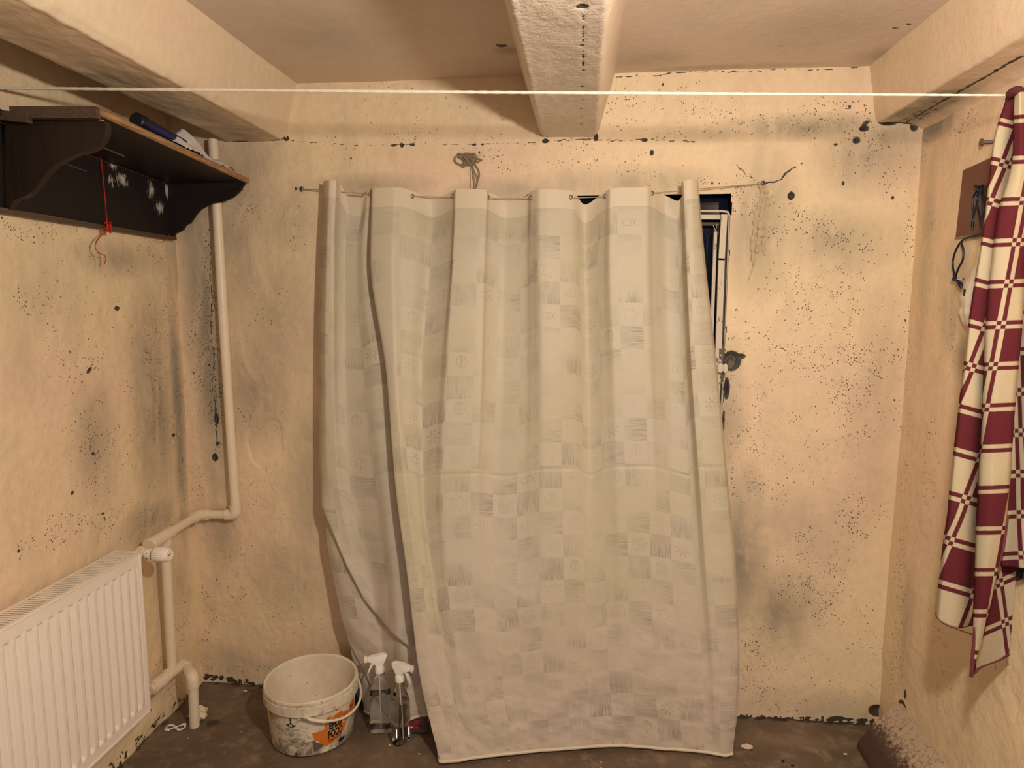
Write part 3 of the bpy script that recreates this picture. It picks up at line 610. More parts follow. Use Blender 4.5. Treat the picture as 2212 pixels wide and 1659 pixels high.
# red string round the shelf
rs = thing('red_string', 'red string knotted round the lower ledge of the shelf with dangling ends', 'string', P(233, 497, 0, XL+.045))
XS = XL+.045
g = lambda u, v, x=XS: P(u, v, 0, x)
b = B(); b.tube(spline([g(215, 321, XL+.03), g(222, 375), g(227, 430), g(231, 480), g(232, 492)], 5), .0014, 7); b.obj('strand', m_red, rs)
b = B(); random.seed(3)
for k in range(9):
    pts = [g(233+random.uniform(-8, 9), 490+random.uniform(-13, 14), XS+random.uniform(-.004, .006)) for _ in range(4)]; b.tube(spline(pts, 5), .0016, 6)
b.obj('knot', m_red, rs)
b = B(); b.tube(spline([g(231, 500), g(222, 506), g(212, 517), g(206, 530), g(208, 540), g(216, 548), g(226, 552), g(228, 560), g(226, 570)], 5), .0012, 6); b.obj('strand', m_red, rs)
b = B(); b.tube(spline([g(228, 500), g(216, 510), g(207, 522), g(206, 535), g(212, 548), g(218, 560), g(216, 577)], 5), .0009, 6); o = b.obj('strand', m_twine, rs); o['label'] = 'dull grey strand'
b = B(); b.tube(spline([g(361, 373, XL+.03), g(365, 382, XL+.035), g(366, 390, XL+.035)], 5), .0013, 6); tag(b.obj('red_thread', m_red), 'short red thread end showing at the top of the far shelf corner', 'string'); b = B(); b.tube(spline([g(367, 505, XL+.04), g(365, 512, XL+.042), g(360, 518, XL+.04), g(352, 519, XL+.04)], 5), .0014, 6); tag(b.obj('red_thread', m_red), 'short red thread looped at the far end of the shelf ledge', 'string')
# things lying on the shelf
r0, r1 = P(310, 268, 0, -1.215), P(394, 312, 0, -1.215)
tube_ = thing('blue_tube', 'dark blue tube with a black cap lying on the shelf', 'tube', (r0+r1)/2)
b = B(); b.tube([r0, r1], [.019, .017], 24); b.obj('barrel', m_blue, tube_)
d = (r0-r1)/np.linalg.norm(r0-r1)
b = B(); b.tube([r0-d*.002, r0+d*.003, r0+d*.030, r0+d*.033], [.0205, .022, .021, .018], 24); b.obj('cap', m_black, tube_)
n1, n2 = 60, 26; V = np.zeros((n1, n2, 3))
for i in range(n1):
    t = i/(n1-1); yv = -.36+.30*t
    for j_ in range(n2):
        s_ = j_/(n2-1); V[i, j_] = (SX-.03-.13*s_+.01*math.sin(9*t), yv, zt(yv)+.012+.085*math.sin(s_*3.1)*(.7+.3*math.sin(t*15+s_*3))*(.35+.65*math.sin(3.1*min(1, t*1.25))))
V[..., 2] += .016*np.abs(vn(V[..., 0], V[..., 1], 60, 5)); V[..., 2] += .012
tag(grid_mesh('lace_cloth', V, None, m_lace), 'crumpled white fringed lace cloth lying on the shelf beside the blue tube', 'cloth')
lc = bpy.data.objects['lace_cloth']
b = B(); random.seed(11)
for k in range(60):
    t = random.random(); i = int(t*59); a_ = V[i, -1-random.randint(0, 5)].copy(); 
    b.tube(spline([a_, a_+np.array([random.uniform(-.006, .006), random.uniform(-.01, .01), random.uniform(.006, .016)]), a_+np.array([random.uniform(-.01, .01), random.uniform(-.014, .014), random.uniform(.004, .02)])], 3), .0006, 4, False)
o = b.obj('fringe', m_lace, lc); o['kind'] = 'stuff'
b = B(); b.box((XL+.02, -.12, zt(-.1)+.006), (XL+.09, -.05, zt(-.1)+.085), .002); tag(b.obj('wooden_block', m_plank, None), 'weathered grey wooden block at the far end of the shelf by the pipe', 'block')
# ------------------------------------------------------------------ the curtain
def pchip(xk, Yk, x):
    """monotone cubic through columns Yk (n, ...) at knots xk"""
    xk = np.asarray(xk, float); h = np.diff(xk); sh = (-1,)+(1,)*(Yk.ndim-1); H_ = h.reshape(sh)
    d = np.diff(Yk, axis=0)/H_; m = np.zeros_like(Yk)
    a, b = d[:-1], d[1:]; w1 = 2*H_[1:]+H_[:-1]; w2 = H_[1:]+2*H_[:-1]
    with np.errstate(divide='ignore', invalid='ignore'): mm = (w1+w2)/(w1/a+w2/b)
    m[1:-1] = np.where(a*b > 0, mm, 0); m[0] = d[0]; m[-1] = d[-1]
    i = np.clip(np.searchsorted(xk, x)-1, 0, len(h)-1); t = ((x-xk[i])/h[i]).reshape(sh); hh = h[i].reshape(sh)
    return (1+2*t)*(1-t)**2*Yk[i]+t*(1-t)**2*hh*m[i]+t*t*(3-2*t)*Yk[i+1]+t*t*(t-1)*hh*m[i+1]
TK = [0, .12, .32, .52, .69, .85, 1]
# u at the seven heights | top row | bottom row | depth at top | depth at bottom (None: standing on the floor line) | width weight
CU = [
 ([699, 692, 688, 690, 708, 748, 790], 392, 1530, -.050, -.125), ([705, 700, 695, 696, 718, 760, 797], 390, 1534, -.088, -.135), ([714, 708, 705, 708, 735, 775, 806], 389, 1540, -.104, -.145),
 ([727, 722, 720, 724, 755, 795, 820], 390, 1546, -.096, -.155), ([734, 731, 730, 738, 772, 808, 830], 394, 1548, -.060, -.160), ([752, 746, 748, 760, 793, 824, 845], 424, 1553, -.038, -.165),
 ([778, 768, 778, 800, 826, 846, 866], 428, 1556, -.036, -.205), ([794, 785, 806, 828, 850, 868, 886], 412, 1552, -.048, -.240), ([800, 800, 838, 866, 888, 906, 916], 408, 1544, -.056, -.235), ([801, 812, 856, 885, 908, 930, 940], 408, 1540, -.050, -.215),
 ([803, 800, 834, 854, 882, 906, 951], 407, 1646, -.070, None), ([806, 803, 838, 858, 887, 911, 955], 407, 1646, -.082, None), ([850, 843, 852, 874, 903, 928, 970], 405, 1644, -.092, None),
 ([868, 868, 870, 888, 916, 942, 983], 406, 1642, -.080, None), ([892, 898, 888, 900, 926, 955, 995], 413, 1641, -.062, None), ([935, 930, 912, 915, 938, 968, 1006], 428, 1639, -.032, None),
 ([978, 972, 950, 938, 952, 978, 1018], 413, 1637, -.062, None), ([986, 980, 966, 956, 966, 990, 1030], 409, 1636, -.092, None), ([1000, 995, 985, 978, 985, 1005, 1044], 408, 1634, -.092, None), ([1052, 1046, 1040, 1032, 1036, 1052, 1085], 411, 1630, -.082, None),
 ([1057, 1054, 1048, 1042, 1046, 1062, 1094], 414, 1629, -.062, None), ([1095, 1092, 1090, 1082, 1082, 1094, 1120], 431, 1626, -.034, None), ([1138, 1136, 1135, 1130, 1130, 1140, 1160], 424, 1622, -.048, None), ([1148, 1148, 1150, 1148, 1150, 1156, 1176], 413, 1620, -.066, None),
 ([1168, 1168, 1172, 1173, 1175, 1182, 1197], 409, 1618, -.092, None), ([1180, 1180, 1184, 1186, 1190, 1196, 1210], 409, 1617, -.092, None), ([1234, 1236, 1238, 1240, 1244, 1248, 1260], 412, 1613, -.068, None), ([1264, 1266, 1272, 1276, 1280, 1286, 1298], 442, 1612, -.030, None),
 ([1306, 1302, 1306, 1312, 1320, 1326, 1340], 414, 1611, -.064, None), ([1320, 1319, 1328, 1336, 1342, 1348, 1362], 408, 1611, -.090, None), ([1335, 1334, 1344, 1352, 1358, 1364, 1378], 406, 1612, -.090, None), ([1395, 1394, 1400, 1408, 1414, 1420, 1432], 405, 1617, -.086, None),
 ([1410, 1412, 1418, 1428, 1434, 1440, 1452], 410, 1618, -.064, None), ([1440, 1440, 1448, 1460, 1468, 1478, 1492], 424, 1621, -.034, None), ([1464, 1464, 1474, 1488, 1500, 1514, 1518], 434, 1624, -.040, None), ([1476, 1474, 1484, 1500, 1513, 1528, 1531], 414, 1626, -.052, None),
 ([1472, 1478, 1489, 1506, 1520, 1535, 1540], 394, 1627, -.082, None), ([1476, 1482, 1493, 1511, 1526, 1541, 1546], 392, 1628, -.108, None), ([1490, 1496, 1515, 1536, 1552, 1566, 1563], 388, 1631, -.112, None), ([1504, 1515, 1542, 1566, 1583, 1592, 1578], 388, 1629, -.094, None), ([1508, 1521, 1548, 1572, 1590, 1598, 1583], 390, 1627, -.062, None)]
NTT, PER = 420, 9
tt = np.linspace(0, 1, NTT)
def back_off(t): return 1-(1-t)*0
rows = []
for ci, (us, v0, v1, y0, y1) in enumerate(CU):
    u = pchip(TK, np.array(us, float), tt); v = v0+(v1-v0)*tt
    main = y1 is None
    if main: y1 = P(us[-1], v1, 2, .012)[1]
    wgt = tt**1.25
    persist = np.interp(tt, [0, .3, .6, .85, 1], [1, .75, .38, .12, .0])
    y = -.055*(1-wgt)+y1*wgt+(y0+.055)*persist
    if not main: y = y+.0
    else:
        y = y-.016*np.interp(tt, [0, .1, .5, 1], [0, 1, 1, 0])*(1 if ci < 13 else .6)
    if ci in (8, 9): y = y+.014*np.interp(tt, [0, .1, .8, 1], [0, 1, 1, 0])
    rows.append(np.array([P(u[i], v[i], 1, y[i]) for i in range(NTT)]))
CP = np.array(rows)                       # columns, rows, 3
wid = np.array([1.]+[max(.35, min(1.6, np.linalg.norm(CP[i+1, 210]-CP[i, 210])/.022)) for i in range(len(CU)-1)])[1:]
sk = np.concatenate([[0], np.cumsum(np.maximum(wid, .4))]); ns = int(sk[-1]*13)
ss = np.linspace(0, sk[-1], ns); CV = pchip(sk, CP, ss)
# arc length across at two heights, so that the print keeps its size
L1 = np.concatenate([[0], np.cumsum(np.linalg.norm(np.diff(CV[:, 60], axis=0), axis=1))]); L2 = np.concatenate([[0], np.cumsum(np.linalg.norm(np.diff(CV[:, 330], axis=0), axis=1))])
S_ = (.5*L1/L1[-1]+.5*L2/L2[-1])[:, None]*1.62+0*tt[None, :]; T_ = tt[None, :]*1.86+0*S_
low = sm(.45, 1.0, tt)[None, :]
wr = .0016*fbm(S_, T_*.35, 20, 2, 101)*(.4+low)+.010*low*fbm(S_, T_, 5, 3, 103)*sm(1.0, .93, tt)[None, :]+.0035*low*fbm(S_*.8, T_*1.3, 16, 3, 107)
lw2 = sm(.5, .85, tt)[None, :]
def tri(x): return np.abs((x % 1.0)-.5)*2
wr += .0075*lw2*(tri((S_*.8+T_*1.6+.25*fbm(S_, T_, 3, 2, 111))*2.7)-.5)*np.clip(fbm(S_, T_, 4, 2, 113)*3+.3, 0, 1)
wr += .0075*lw2*(tri((S_*1.1-T_*1.9+.25*fbm(S_, T_, 3, 2, 117))*2.3+.2)-.5)*np.clip(fbm(S_, T_, 4, 2, 119)*3+.3, 0, 1)
wr += .006*sm(.82, .95, tt)[None, :]*fbm(S_, T_*1.6, 11, 3, 121)
wr += .0025*np.exp(-((T_-.93-.012*vn(S_, T_*0, 6, 3))/.004)**2)*(S_ > .45)        # a pressed crease half way down
wr *= (tt > .035)[None, :]
CV[..., 1] += wr
# swags under the hanging points: the valleys sag away from the string
vm = np.array([1.0 if c[1] > 420 else 0.0 for c in CU]); sag = pchip(sk, vm[:, None], ss)[:, 0]
CV[..., 1] += (sag[:, None]*.014*np.sin(np.clip(tt/.075, 0, 1)*math.pi)[None, :])
UV = np.stack([S_, T_], -1)
# the flap's long diagonal folds: the cloth drops back below each of them
fl_ = (ss < sk[9])[:, None]
dd_ = CV-CAM; zz_ = dd_@_f; uu_ = W/2+F*(dd_@_r)/zz_; vv_ = H/2-F*(dd_@_u)/zz_
f1 = vv_-np.interp(uu_, [680, 692, 720, 750, 790, 850, 905, 940], [1040, 1078, 1140, 1212, 1290, 1362, 1405, 1425])
f2 = vv_-np.interp(uu_, [735, 752, 780, 810, 850], [1330, 1376, 1430, 1490, 1560])
env = sm(680, 700, uu_)
CV[..., 1] += fl_*env*(.026*sm(0, 16, f1)*np.exp(-np.clip(f1, 0, None)/120.)-.016*np.exp(-(np.clip(-f1, 0, None)/30.)**1.5))
CV[..., 1] += fl_*(.018*sm(0, 12, f2)*np.exp(-np.clip(f2, 0, None)/45.))*sm(1360, 1420, vv_)
def curtain_mat(name, pattern=True, base=(.585, .52, .42)):
    s = NT(name); u, v, uvv = s.uv(); cw, ch = .0735, .0765
    base = tuple(base)
    cc = base
    if pattern:
        sw = s.noise(3.0, 2, uvv)
        a = s.ma('DIVIDE', u, cw); b_ = s.ma('DIVIDE', v, ch)
        i = s.ma('FLOOR', a); j = s.ma('FLOOR', b_); p = s.sub(s.sub(a, i), .5); q = s.sub(s.sub(b_, j), .5)
        chk = s.ma('FLOORED_MODULO', s.add(i, j), 2.0)
        idv = s.n('CombineXYZ'); s.put(idv.inputs[0], s.add(i, .5)); s.put(idv.inputs[1], s.add(j, .5))
        wn = s.n('TexWhiteNoise', noise_dimensions='2D'); s.put(wn.inputs[0], idv.outputs[0]); rnd = wn.outputs[0]
        r = s.ma('SQRT', s.add(s.mul(p, p), s.mul(q, q))); th = s.ma('ARCTAN2', q, p)
        # hatch squares: stripes along or across
        hor = s.gt(s.ma('FLOORED_MODULO', s.add(s.mul(i, 1), s.mul(j, 1)), 4.0), 1.5)
        mp1 = s.n('Mapping'); s.put(mp1.inputs[0], uvv); mp1.inputs[3].default_value = (18, 320, 1); n1 = s.noise(1, 2, mp1.outputs[0], .5)
        mp2 = s.n('Mapping'); s.put(mp2.inputs[0], uvv); mp2.inputs[3].default_value = (300, 18, 1); n2 = s.noise(1, 2, mp2.outputs[0], .5)
        hn = s.add(s.mul(hor, n1), s.mul(s.sub(1, hor), n2))
        edge = s.add(s.mul(hor, s.add(p, .5)), s.mul(s.sub(1, hor), s.add(q, .5)))
        hatch = s.mul(s.mr(hn, .40, .60), s.add(.30, s.mul(.75, edge)))
        hatch = s.add(hatch, .25)
        ang = s.mul(s.ma('COSINE', s.mul(th, 5)), 1.0)
        wl = .022
        def line(f, w=wl): return s.mr(s.ma('ABSOLUTE', f), w*.5, w*1.3, 1, 0)
        flower = line(s.sub(r, s.add(.24, s.mul(ang, .065))))
        flower = s.ma('MAXIMUM', flower, line(s.sub(r, .06)))
        star = line(s.sub(r, s.add(.20, s.mul(s.ma('POWER', s.add(s.mul(ang, .5), .5), 2.2), .15))))
        mx = s.ma('MAXIMUM', s.ma('ABSOLUTE', p), s.ma('ABSOLUTE', q)); rr = s.add(s.mul(r, .45), s.mul(mx, .55))
        spf = s.ma('FRACT', s.sub(s.mul(rr, 11), s.ma('DIVIDE', th, 6.2832)))
        spiral = s.mul(line(s.sub(spf, .5), .13), s.lt(rr, .33))
        q2 = s.mul(q, 1.6); re = s.ma('SQRT', s.add(s.mul(s.add(p, .05), s.add(p, .05)), s.mul(q2, q2)))
        fish = s.ma('MAXIMUM', line(s.sub(re, .24)), s.mul(s.mul(line(s.sub(s.ma('FRACT', s.mul(p, 9)), .5), .12), s.lt(re, .22)), s.gt(p, -.12)))
        fish = s.ma('MAXIMUM', fish, s.mul(line(s.sub(s.ma('ABSOLUTE', q), s.sub(p, .15))), s.mul(s.gt(p, .17), s.lt(p, .33))))
        sun = s.ma('MAXIMUM', line(s.sub(r, .14)), s.mul(line(s.sub(s.ma('FRACT', s.mul(th, 1.273)), .5), .16), s.mul(s.gt(r, .19), s.lt(r, .32))))
        sun = s.ma('MAXIMUM', sun, s.mul(line(s.sub(s.ma('FRACT', s.mul(s.add(p, q), 12)), .5), .14), s.lt(r, .1)))
        lf = s.sub(s.ma('SQRT', s.add(s.mul(p, s.mul(p, 1.5)), s.mul(q, q))), s.add(.22, s.mul(q, -.35)))
        leaf = s.ma('MAXIMUM', line(lf), s.mul(s.ma('MAXIMUM', line(p), line(s.sub(s.ma('FRACT', s.mul(s.add(q, s.ma('ABSOLUTE', p)), 7)), .5), .1)), s.lt(lf, 0)))
        pick = s.ma('FLOOR', s.mul(rnd, 5.999)); mot = None
        for k, f in enumerate((flower, star, spiral, fish, sun, leaf)):
            f = s.mul(f, s.lt(s.ma('ABSOLUTE', s.sub(pick, float(k))), .5)); mot = f if mot is None else s.add(mot, f)
        # the print is worn: it comes and goes
        wear = s.mr(s.noise(5.5, 3, uvv, .6), .40, .62, .12, 1.0)
        fade = s.mul(wear, s.mr(rnd, 0, .5, .35, 1, False))
        k = s.mul(s.add(s.mul(chk, s.mul(hatch, .9)), s.mul(s.sub(1, chk), s.mul(mot, .75))), fade)
        k = s.mul(k, s.mr(v, .045, .10))
        cc = s.mix(s.mr(sw, .35, .65), base, tuple(x*y for x, y in zip(base, (.99, 1.0, .90))))
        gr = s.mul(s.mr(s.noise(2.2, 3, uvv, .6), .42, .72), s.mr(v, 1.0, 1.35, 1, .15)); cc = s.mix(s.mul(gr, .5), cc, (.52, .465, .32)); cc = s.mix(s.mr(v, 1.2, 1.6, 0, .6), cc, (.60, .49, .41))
        cc = s.mix(s.mul(k, .66), cc, (.30, .26, .20))
        dirt = s.mul(s.mr(v, 1.70, 1.86), s.mr(s.noise(30, 4, uvv, .7), .60, .72)); cc = s.mix(s.mul(dirt, .8), cc, (.22, .17, .10))
    n_ = s.noise(1, 3, s.coord('UV', (260, 260, 1)), .5)
    wk = s.noise(1, 4, s.coord('UV', (16, 16, 1)), .6, .9)
    nb_ = s.bump(wk, .18, .008); nrm = s.bump(n_, .12, .0015, nb_)
    s.pbsdf(cc, .48, 0, nrm, .3)
    tr = s.n('BsdfTranslucent'); s.put(tr.inputs[0], cc); mx = s.n('MixShader'); mx.inputs[0].default_value = .14
    s.t.links.new(s.b.outputs[0], mx.inputs[1]); s.t.links.new(tr.outputs[0], mx.inputs[2]); s.t.links.new(mx.outputs[0], s.out.inputs[0])
    return s.m
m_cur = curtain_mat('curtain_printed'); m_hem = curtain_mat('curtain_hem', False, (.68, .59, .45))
cur = thing('shower_curtain', 'cream shower curtain with faint printed squares hanging on a wire before the window', 'curtain', (-.25, -.1, .012))
kh = int(.031*NTT)
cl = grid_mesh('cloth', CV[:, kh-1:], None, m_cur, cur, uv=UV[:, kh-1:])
hd_ = CV[:, :kh+2].copy(); hd_[:, :, 1] -= .0015
hm = grid_mesh('header_band', hd_, None, m_hem, cur, uv=UV[:, :kh+2]); hm['label'] = 'plain cream stitched header band'
bt = CV[:, -1]; hw = B(); hw.tube(bt[::4], .0052, 8); o = hw.obj('bottom_hem', m_hem, cur); o['label'] = 'rounded yellowish bottom hem'
def on_cloth(u, v):
    """the cloth point seen at a pixel of the header"""
    q = CV[:, :60]; d = q-CAM; z = d@_f; uu = W/2+F*(d@_r)/z; vv = H/2-F*(d@_u)/z
    k = np.argmin((uu-u)**2+(vv-v)**2+z*40); i, j = np.unravel_index(k, uu.shape); return q[i, j]
eye = None
for u, v in [(802, 418), (892, 424), (979, 425), (1055, 427), (1147, 428), (1234, 426), (1308, 425), (1409, 417)]:
    c = on_cloth(u, v)+np.array([0, -.004, 0])
    if eye is None:
        b = B(); b.tube([(.0048*math.cos(a), 0, .0062*math.sin(a)) for a in np.linspace(0, 2*math.pi, 17)[:-1]], .0017, 8, closed=True); eye = b.obj('eyelet', m_steel, cur); e_ = eye
    else: e_ = eye.copy(); col.objects.link(e_)
    e_.location = tuple(c)
# wire the curtain is threaded on
wr_ = [(655, 409, -.012), (700, 411, -.045), (760, 417, -.058), (893, 424, -.066), (980, 427, -.066), (1055, 429, -.066), (1147, 429, -.066), (1235, 428, -.066), (1308, 425, -.066), (1410, 417, -.066), (1468, 413, -.066), (1520, 407, -.045), (1648, 397, -.012)]
b = B(); b.tube([P(u, v, 1, y) for u, v, y in wr_], .0016, 8); tag(b.obj('curtain_wire', m_wire), 'thin stretched wire carrying the curtain between two wall screws', 'wire')
def screw(u, v, label):
    c = P(u, v, 1, -.004); t = thing('screw', label, 'screw', c)
    b = B(); b.lathe([(.0015, .012), (.003, 0), (.0072, -.004), (.0078, -.006), (.005, -.0085), (.001, -.009)], c, 18, 'Y', True); b.obj('head', m_steel, t)
    b = B(); b.box(c+np.array([-.004, -.0096, -.0007]), c+np.array([.004, -.0088, .0007])); b.box(c+np.array([-.0007, -.0096, -.004]), c+np.array([.0007, -.0088, .004])); b.obj('cross_slot', m_black, t, False)
screw(653, 408, 'dark screw in the wall at the left end of the curtain wire'); screw(1648, 396, 'dark screw in the wall above the glue drips, right end of the curtain wire')
# bow of twine holding the wire up
tw = thing('twine_bow', 'tangled greyish twine bow tied to the wall above the curtain', 'string', P(1018, 345, 1, -.01))
g = lambda u, v, y=-.014: P(u, v, 1, y)
random.seed(5); b = B()
for k in range(9):
    pts = [g(1016+random.uniform(-14, 14), 342+random.uniform(-12, 12), -.012-random.uniform(0, .02)) for _ in range(5)]; b.tube(spline(pts, 5), .0021, 6)
b.obj('knot', m_twine, tw)
for pts in ([(1012, 345), (1000, 338), (986, 337), (983, 346), (990, 354), (1003, 357), (1012, 350)], [(1008, 340), (998, 333), (990, 332), (992, 338), (1002, 346), (1010, 350)], [(1012, 352), (1004, 360), (998, 358), (1002, 350)]):
    b = B(); b.tube(spline([g(*p_) for p_ in pts], 5), .0026, 7); b.obj('loop', m_twine, tw)
for pts in ([(1020, 352), (1024, 368), (1032, 385), (1031, 398), (1027, 408)], [(1022, 350), (1033, 365), (1036, 378), (1033, 390)], [(1018, 352), (1021, 372), (1024, 385), (1026, 400), (1024, 412)], [(1022, 340), (1034, 343), (1042, 346)], [(1020, 346), (1032, 350), (1037, 348)]):
    b = B(); b.tube(spline([g(*p_, -.014-.003*i) for i, p_ in enumerate(pts)], 5), .0019, 7); b.obj('tail', m_twine, tw)
b = B(); b.tube([g(1018, 352, -.008), g(1018, 412, -.01)], .0017, 6); b.obj('white_cord', m_rope, tw)
# glue that ran down from the right screw
m_glue = simple('dried_glue', (.56, .44, .29), .18, nz=.1, sc=60, bs=.4)
gl = thing('glue_drips', 'shiny dried glue drips running down the wall below the right screw', 'glue', P(1640, 480, 1, 0))
for pts, w0 in (([(1640, 398), (1646, 412), (1645, 430), (1638, 450), (1632, 475), (1630, 500), (1625, 520), (1626, 545), (1628, 572)], 4), ([(1648, 400), (1655, 415), (1652, 430), (1646, 455), (1643, 480), (1640, 505), (1637, 530), (1634, 548)], 4),
                ([(1644, 480), (1653, 492), (1652, 510), (1648, 530), (1651, 552)], 3), ([(1628, 572), (1624, 585), (1616, 606)], 1.3), ([(1636, 470), (1642, 490), (1646, 512)], 5), ([(1630, 455), (1634, 480), (1629, 505)], 3)):
    b = B(); sp = spline([P(u, v, 1, -.0005) for u, v in pts], 6); b.tube(sp, [w0*.0018*(1+.35*math.sin(i*1.3)) for i in range(len(sp))], 8); b.obj('drip', m_glue, gl)
# clothes line across the room
b = B(); a0, a1 = P(0, 190, 1, -.72), P(2192, 206, 1, -.72)
pts = []; n = 400
for i in range(n+1):
    t = i/n*1.06-.03; p_ = a0+(a1-a0)*t; x_ = max(XL+.004, min(XR-.004, p_[0])); p_ = np.array([x_, p_[1], p_[2]-.010*4*max(0, t*(1-t))*.15]); pts.append(p_)
pts[0][0] = XL-.01; pts[-1][0] = XR+.01
rr_ = [.0031*(1+.22*abs(math.sin(i*.62))+.1*random.random())*(1-.45*(i/n)**3) for i in range(n+1)]
b.tube(pts, rr_, 7); tag(b.obj('clothesline', m_rope), 'white cotton clothesline stretched across the room below the beams', 'rope')
# ------------------------------------------------------------------ bucket
BC = np.array([-.886, -.247, 0.]); BH, RB, RT = .198, .134, .1485
def bucketmat(name, inside=False):
    s = NT(name); oc = s.coord(); sep = s.n('SeparateXYZ'); s.put(sep.inputs[0], oc)
    c = s.mix(s.mr(s.noise(8, 4, oc, .6), .35, .7), (.74, .66, .53), (.64, .55, .42))
    lowz = s.mr(sep.outputs[2], .0, .11, 1, .12) if not inside else -.55
    k = s.mul(s.mr(s.add(s.noise(26, 7, oc, .75, .5), s.mul(lowz, .17)), .50, .74), .9)
    c = s.mix(k, c, (.16, .115, .06))
    v = s.vor(110, oc); q = s.n('SeparateColor'); s.put(q.inputs[0], v.outputs['Color'])
    c = s.mix(s.mul(s.lt(q.outputs[0], .12), s.lt(v.outputs['Distance'], s.mul(q.outputs[1], .22))), c, (.14, .10, .06))
    return s.pbsdf(c, .42, 0, s.bump(s.noise(60, 3, oc), .06, .003), .4)
m_buck = bucketmat('bucket_dirty_white'); m_bin = bucketmat('bucket_inside', True)
bu = thing('plastic_bucket', 'dirty white plastic bucket with torn orange label standing on the floor', 'bucket', BC)
b = B(); b.lathe([(.02, .001), (RB-.006, .001), (RB, .005), (RB+.0035, .045), (RB+.0085, .12), (RT-.003, .168)], BC, 128)
wall_b = b.obj('body', m_buck, bu)
b = B(); b.lathe([(.02, .008), (RB-.008, .008), (RB-.003, .02), (RT-.006, BH-.004), (RT-.003, BH-.001), (RT+.001, BH), (RT+.003, BH-.003), (RT+.003, BH-.008)], BC, 128); b.obj('inner_wall', m_bin, bu)
b = B(); b.lathe([(RT-.001, BH-.004), (RT+.0045, BH-.005), (RT+.005, BH-.012), (RT+.001, BH-.0145), (RT+.001, BH-.018), (RT+.006, BH-.019), (RT+.0055, BH-.048), (RT-.004, BH-.049)], BC, 128); b.obj('rim', m_buck, bu)
rad_at = lambda z: np.interp(z, [.005, .045, .12, .168], [RB, RB+.0035, RB+.0085, RT-.003])
def wrap(px_, z, off=.0007):
    """px_ = angle in radians to the right of the side facing the camera"""
    a0_ = math.atan2(CAM[1]-BC[1], CAM[0]-BC[0]); a = a0_+px_; r = rad_at(z)+off
    return (BC[0]+r*math.cos(a), BC[1]+r*math.sin(a), z)
flatm = lambda n, c, rg=.5: simple(n, c, rg, nz=.12, sc=90, bs=.02)
m_or = flatm('print_orange', (.72, .19, .02)); m_ink = flatm('print_ink', (.015, .012, .022)); m_yel = flatm('print_yellow', (.75, .38, .05)); m_inkg = flatm('print_worn_grey', (.13, .115, .10)); m_fine = flatm('print_fine', (.10, .075, .05))
def patch(name, outline, mat, off, parent, n=14):
    """a flat print bounded by an outline in (angle deg, height mm), bent round the bucket"""
    bm = bmesh.new(); vs = [bm.verts.new((math.radians(a)*.14, z/1000, 0)) for a, z in outline]; bm.faces.new(vs)
    bmesh.ops.triangulate(bm, faces=bm.faces)
    for _ in range(3): bmesh.ops.subdivide_edges(bm, edges=[e for e in bm.edges if e.calc_length() > .006], cuts=1)
    for v in bm.verts: v.co = wrap(v.co.x/.14, v.co.y, off)
    me = bpy.data.meshes.new(name); bm.to_mesh(me); bm.free(); smooth(me); return link(name, me, mat, parent)
def text_patch(name, txt, a_mid, z0_, size, sx, off, mat, parent, rot=0, bold=.0):
    cu = bpy.data.curves.new(name, 'FONT'); cu.body = txt; cu.size = size; cu.align_x = 'CENTER'; cu.offset = bold; cu.space_line = .82; cu.resolution_u = 3
    o = bpy.data.objects.new(name, cu); col.objects.link(o); dg = bpy.context.evaluated_depsgraph_get(); me = bpy.data.meshes.new_from_object(o.evaluated_get(dg))
    bpy.data.objects.remove(o)
    bm = bmesh.new(); bm.from_mesh(me); bmesh.ops.triangulate(bm, faces=bm.faces)
    for v in bm.verts:
        x, y = v.co.x*sx, v.co.y; x, y = x*math.cos(rot)-y*math.sin(rot), x*math.sin(rot)+y*math.cos(rot)
        v.co = wrap(math.radians(a_mid)+x/.142, z0_+y, off)
    bm.to_mesh(me); bm.free(); me.materials.clear(); return link(name, me, mat, parent)
random.seed(21)
jag = lambda pts: [(a+random.uniform(-.9, .9), z+random.uniform(-1.2, 1.2)) for a, z in pts]
oran = [(a-14, z-12) for a, z in [(13, 96), (16, 98), (20, 97), (25, 99), (28, 102), (30, 116), (30.5, 130), (31, 140), (38, 139), (46, 138), (53, 141), (55, 134), (60, 130), (66, 124), (68, 112), (64, 104), (63, 92), (62, 80), (58, 66), (54, 60), (50, 52), (44, 48), (38, 42), (32, 38), (27, 40), (25, 48), (20, 62), (15, 72), (14, 84)]]
patch('orange_label', jag(oran), m_or, .0004, bu)['label'] = 'torn orange label'
patch('label_scrap', [(29, 138), (31.5, 150), (35, 138), (32, 134)], m_or, .0004, bu)['label'] = 'orange triangular scrap'
patch('label_scrap', jag([(54, 126), (66, 134), (72, 108), (66, 92), (56, 98)]), m_or, .0004, bu)['label'] = 'orange scrap at the right edge'
text_patch('lettering', 'EFKO\nFOOD', 30, .081, .037, .52, .0010, m_ink, bu, 0.02, .0014)
text_patch('lettering', 'Premium', 30, .038, .017, .8, .0010, m_ink, bu, .12)
text_patch('lettering', 'EFKO', 61, .108, .016, .7, .0010, m_ink, bu)
patch('tear_off_print', jag([(-1, 54), (1, 58), (4, 50), (9, 42), (14, 36), (11, 28), (4, 18), (0, 14), (-1, 26)]), m_inkg, .0004, bu)['label'] = 'grey torn picture print'
patch('emblem', [(35, 25), (38, 34), (39, 29), (44, 30), (46, 26), (45, 18), (36, 17)], m_ink, .0009, bu)
patch('yellow_label', jag([(-72, 152), (-62, 150), (-57, 138), (-58, 118), (-62, 104), (-70, 106)]), m_yel, .0004, bu)['label'] = 'yellow round label at the left edge'
